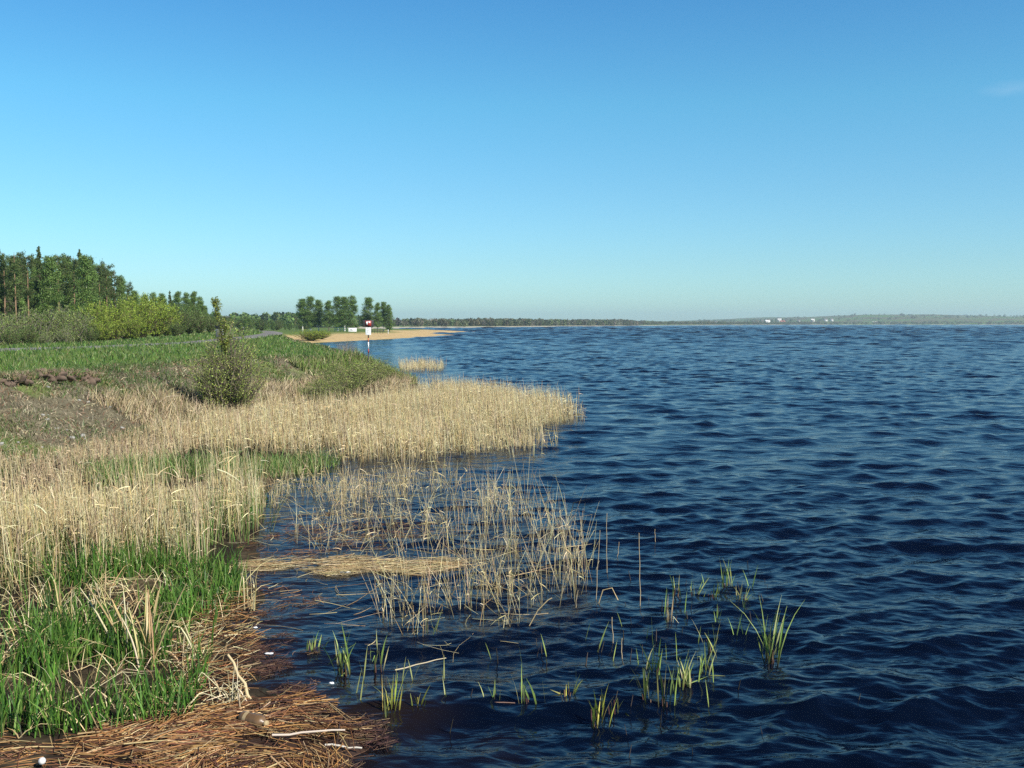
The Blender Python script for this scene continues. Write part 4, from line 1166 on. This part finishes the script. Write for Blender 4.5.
for px, py, hpx, n, lb in TUFT:
    p0 = at(px, py, 0); d = p0[1]
    H = hpx / F * d * 1.2 + .03; n = int(n * 1.7) + 1
    x = rng.normal(0, .05, n); y = rng.normal(0, .05, n)
    P = stems_poly(x, y, np.full(n, -.06), H * rng.uniform(.55, 1.05, n), np.abs(rng.normal(0.02, .17, n)), np.abs(rng.normal(0, .15, n)), 5, .15)
    c = pick([(.26, .35, .08), (.20, .29, .07), (.36, .40, .12), (.44, .42, .18)], n, .15)
    if 'dark' in lb: c *= .45
    if 'pale' in lb: c = pick(REEDP, n)
    if 'yellow' in lb: c *= np.array((1.5, 1.25, .8))
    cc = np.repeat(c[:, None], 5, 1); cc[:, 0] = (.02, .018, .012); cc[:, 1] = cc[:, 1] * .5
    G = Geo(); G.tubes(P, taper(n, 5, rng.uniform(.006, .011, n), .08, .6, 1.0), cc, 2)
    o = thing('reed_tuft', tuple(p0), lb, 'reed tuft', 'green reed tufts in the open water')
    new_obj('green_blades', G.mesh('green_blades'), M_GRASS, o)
    nd = max(2, n // 2); x = rng.normal(0, .03, nd); y = rng.normal(0, .03, nd)
    P = stems_poly(x, y, np.full(nd, -.06), rng.uniform(.08, .2, nd), np.abs(rng.normal(0, .15, nd)), np.zeros(nd), 3)
    for k in range(nd):
        G = Geo(); G.tubes(P[k:k + 1], taper(1, 3, np.full(1, .007), .7), pick(DARKW, 1), 4)
        new_obj('dark_stub', G.mesh('dark_stub'), M_REED, o)

SHOOT = []
for v in range(4):
    P = stems_poly(rng.normal(0, .012, 2), rng.normal(0, .012, 2), np.full(2, -.08), np.array([.42, .34]), np.array([.08 + .1 * v, .2]), np.array([.05, .12]), 5, 0)
    c = np.repeat(pick([(.26, .35, .08), (.36, .40, .12), (.42, .40, .18)], 1, .1)[:, None], 5, 1).repeat(2, 0); c[:, 0] *= .15
    G = Geo(); G.tubes(P[:1 + v % 2], taper(1 + v % 2, 5, np.full(1 + v % 2, .008), .08, .6, 1.0), c[:1 + v % 2], 2); SHOOT.append(G.mesh('reed_shoot')); SHOOT[-1].materials.append(M_GRASS)
for i in range(46):
    px, py = [(rng.normal(670, 48), rng.normal(668, 36)), (rng.normal(715, 40), rng.normal(605, 22)), (rng.normal(560, 60), rng.normal(675, 34)), (rng.normal(385, 40), rng.normal(682, 24))][i % 4]
    p0 = at(px, min(py, 750), 0)
    o = new_obj('reed_shoot', SHOOT[i % 4], None); o.location = tuple(p0); o.rotation_euler = (0, 0, rng.uniform(0, 6.28)); s_ = rng.uniform(.55, 1.2); o.scale = (s_, s_, s_)
    tag(o, 'thin yellow green reed shoot standing singly in open water between the larger tufts', 'reed shoot', 'single reed shoots in the open water')
# short dark stubs of last year's reeds, each its own thing
STUB = []
for v in range(4):
    G = Geo(); P = stems_poly(np.zeros(1), np.zeros(1), np.array([-.1]), np.array([.22]), np.array([.1 + .08 * v]), np.zeros(1), 4, .3 * (v > 1))
    G.tubes(P, taper(1, 4, np.array([.007]), .6), pick([(.035, .03, .024), (.06, .05, .035), (.03, .032, .02)], 1), 4); STUB.append(G.mesh('reed_stub'))
    STUB[-1].materials.append(M_REED)
for i in range(64):
    px, py = [(rng.normal(665, 62), rng.normal(665, 42)), (rng.normal(725, 42), rng.normal(600, 16)), (rng.normal(560, 70), rng.normal(660, 38))][i % 3]
    p0 = at(px, min(py, 755), 0)
    o = new_obj('reed_stub', STUB[i % 4], None); o.location = tuple(p0); o.rotation_euler = (0, 0, rng.uniform(0, 6.28)); s_ = rng.uniform(.5, 1.25); o.scale = (s_, s_, s_)
    tag(o, 'short dark reed stub poking from the water among the green tufts', 'reed stub', 'dark reed stubs in the open water')

# ================================================================== LIGHT, AIR
EL, AZ = R(38), R(128)
w = bpy.data.worlds.new('World'); SC.world = w; w.use_nodes = True
nt = w.node_tree; bg = nt.nodes['Background']
sky = nt.nodes.new('ShaderNodeTexSky'); sky.sky_type = 'NISHITA'; sky.sun_disc = False
sky.sun_elevation = EL; sky.sun_rotation = AZ; sky.altitude = 0
sky.air_density = 1.0; sky.dust_density = .4; sky.ozone_density = 3.0
tint = nt.nodes.new('ShaderNodeMix'); tint.data_type = 'RGBA'; tint.blend_type = 'MULTIPLY'; tint.inputs['Factor'].default_value = 1
# clear air balance of the sky by elevation: less white at the horizon, deeper blue overhead
tcw = nt.nodes.new('ShaderNodeTexCoord'); sx = nt.nodes.new('ShaderNodeSeparateXYZ'); rp = nt.nodes.new('ShaderNodeValToRGB')
nt.links.new(tcw.outputs['Generated'], sx.inputs['Vector']); nt.links.new(sx.outputs['Z'], rp.inputs['Fac'])
stops = [(0.0, (.52, .77, .90)), (.06, (.47, .72, .83)), (.13, (.43, .74, .83)), (.21, (.37, .79, .86)), (.32, (.27, .69, .88)), (.46, (.12, .30, .52)), (.7, (.05, .13, .32))]
for k, (p_, c_) in enumerate(stops):
    e = rp.color_ramp.elements[k] if k < 2 else rp.color_ramp.elements.new(p_)
    e.position = p_; e.color = (*c_, 1)
nt.links.new(rp.outputs['Color'], tint.inputs['B'])
nt.links.new(sky.outputs['Color'], tint.inputs['A'])
# one faint wisp of cirrus high on the right
wd = ray(1012, 88); wd = wd / np.linalg.norm(wd)
mp = nt.nodes.new('ShaderNodeMapping'); mp.vector_type = 'TEXTURE'
mp.inputs['Location'].default_value = tuple(wd); mp.inputs['Scale'].default_value = (.03, .03, .008)
ln = nt.nodes.new('ShaderNodeVectorMath'); ln.operation = 'LENGTH'
nt.links.new(tcw.outputs['Generated'], mp.inputs['Vector']); nt.links.new(mp.outputs['Vector'], ln.inputs[0])
mr = nt.nodes.new('ShaderNodeMapRange'); mr.inputs['From Min'].default_value = 1; mr.inputs['From Max'].default_value = 0; mr.inputs['To Max'].default_value = .15
nt.links.new(ln.outputs['Value'], mr.inputs['Value'])
nz = nt.nodes.new('ShaderNodeTexNoise'); nz.inputs['Scale'].default_value = 1.6; nz.inputs['Detail'].default_value = 4
nt.links.new(mp.outputs['Vector'], nz.inputs['Vector'])
mu = nt.nodes.new('ShaderNodeMath'); mu.operation = 'MULTIPLY'
nt.links.new(mr.outputs['Result'], mu.inputs[0]); nt.links.new(nz.outputs['Fac'], mu.inputs[1])
wm = nt.nodes.new('ShaderNodeMix'); wm.data_type = 'RGBA'; wm.inputs['B'].default_value = (5.2, 5.6, 6.2, 1)
nt.links.new(mu.outputs['Value'], wm.inputs['Factor']); nt.links.new(tint.outputs['Result'], wm.inputs['A'])
nt.links.new(wm.outputs['Result'], bg.inputs['Color'])
bg.inputs['Strength'].default_value = .12
sl = bpy.data.lights.new('sun', 'SUN'); sl.energy = 5.0; sl.angle = R(.5); sl.color = (1, .96, .89)
so = bpy.data.objects.new('sun', sl); COL.objects.link(so)
sd_ = Vector((math.sin(AZ) * math.cos(EL), math.cos(AZ) * math.cos(EL), math.sin(EL)))
so.rotation_euler = sd_.to_track_quat('Z', 'Y').to_euler()

HAZE = True
if HAZE:
    G = Geo(); G.box((-6600, -60, -2.7), (6600, 6600, 75), (1, 1, 1))
    m = bpy.data.materials.new('haze'); m.use_nodes = True; n_ = m.node_tree
    n_.nodes.remove(n_.nodes['Principled BSDF'])
    pv = n_.nodes.new('ShaderNodeVolumePrincipled'); pv.inputs['Color'].default_value = (.70, .90, .97, 1); pv.inputs['Density'].default_value = .00015; pv.inputs['Anisotropy'].default_value = .2
    n_.links.new(pv.outputs['Volume'], n_.nodes['Material Output'].inputs['Volume'])
    tag(new_obj('haze', G.mesh('haze'), m), kind='stuff')

SC.view_settings.view_transform = 'Standard'; SC.view_settings.look = 'None'
SC.view_settings.exposure = .6; SC.view_settings.gamma = 1
SC.cycles.use_denoising = False; SC.cycles.sample_clamp_indirect = 4
SC.cycles.max_bounces = 6; SC.cycles.diffuse_bounces = 2; SC.cycles.glossy_bounces = 3; SC.cycles.transmission_bounces = 3
SC.cycles.volume_bounces = 0; SC.cycles.transparent_max_bounces = 6
SC.cycles.caustics_reflective = False; SC.cycles.caustics_refractive = False
SC.cycles.use_adaptive_sampling = False
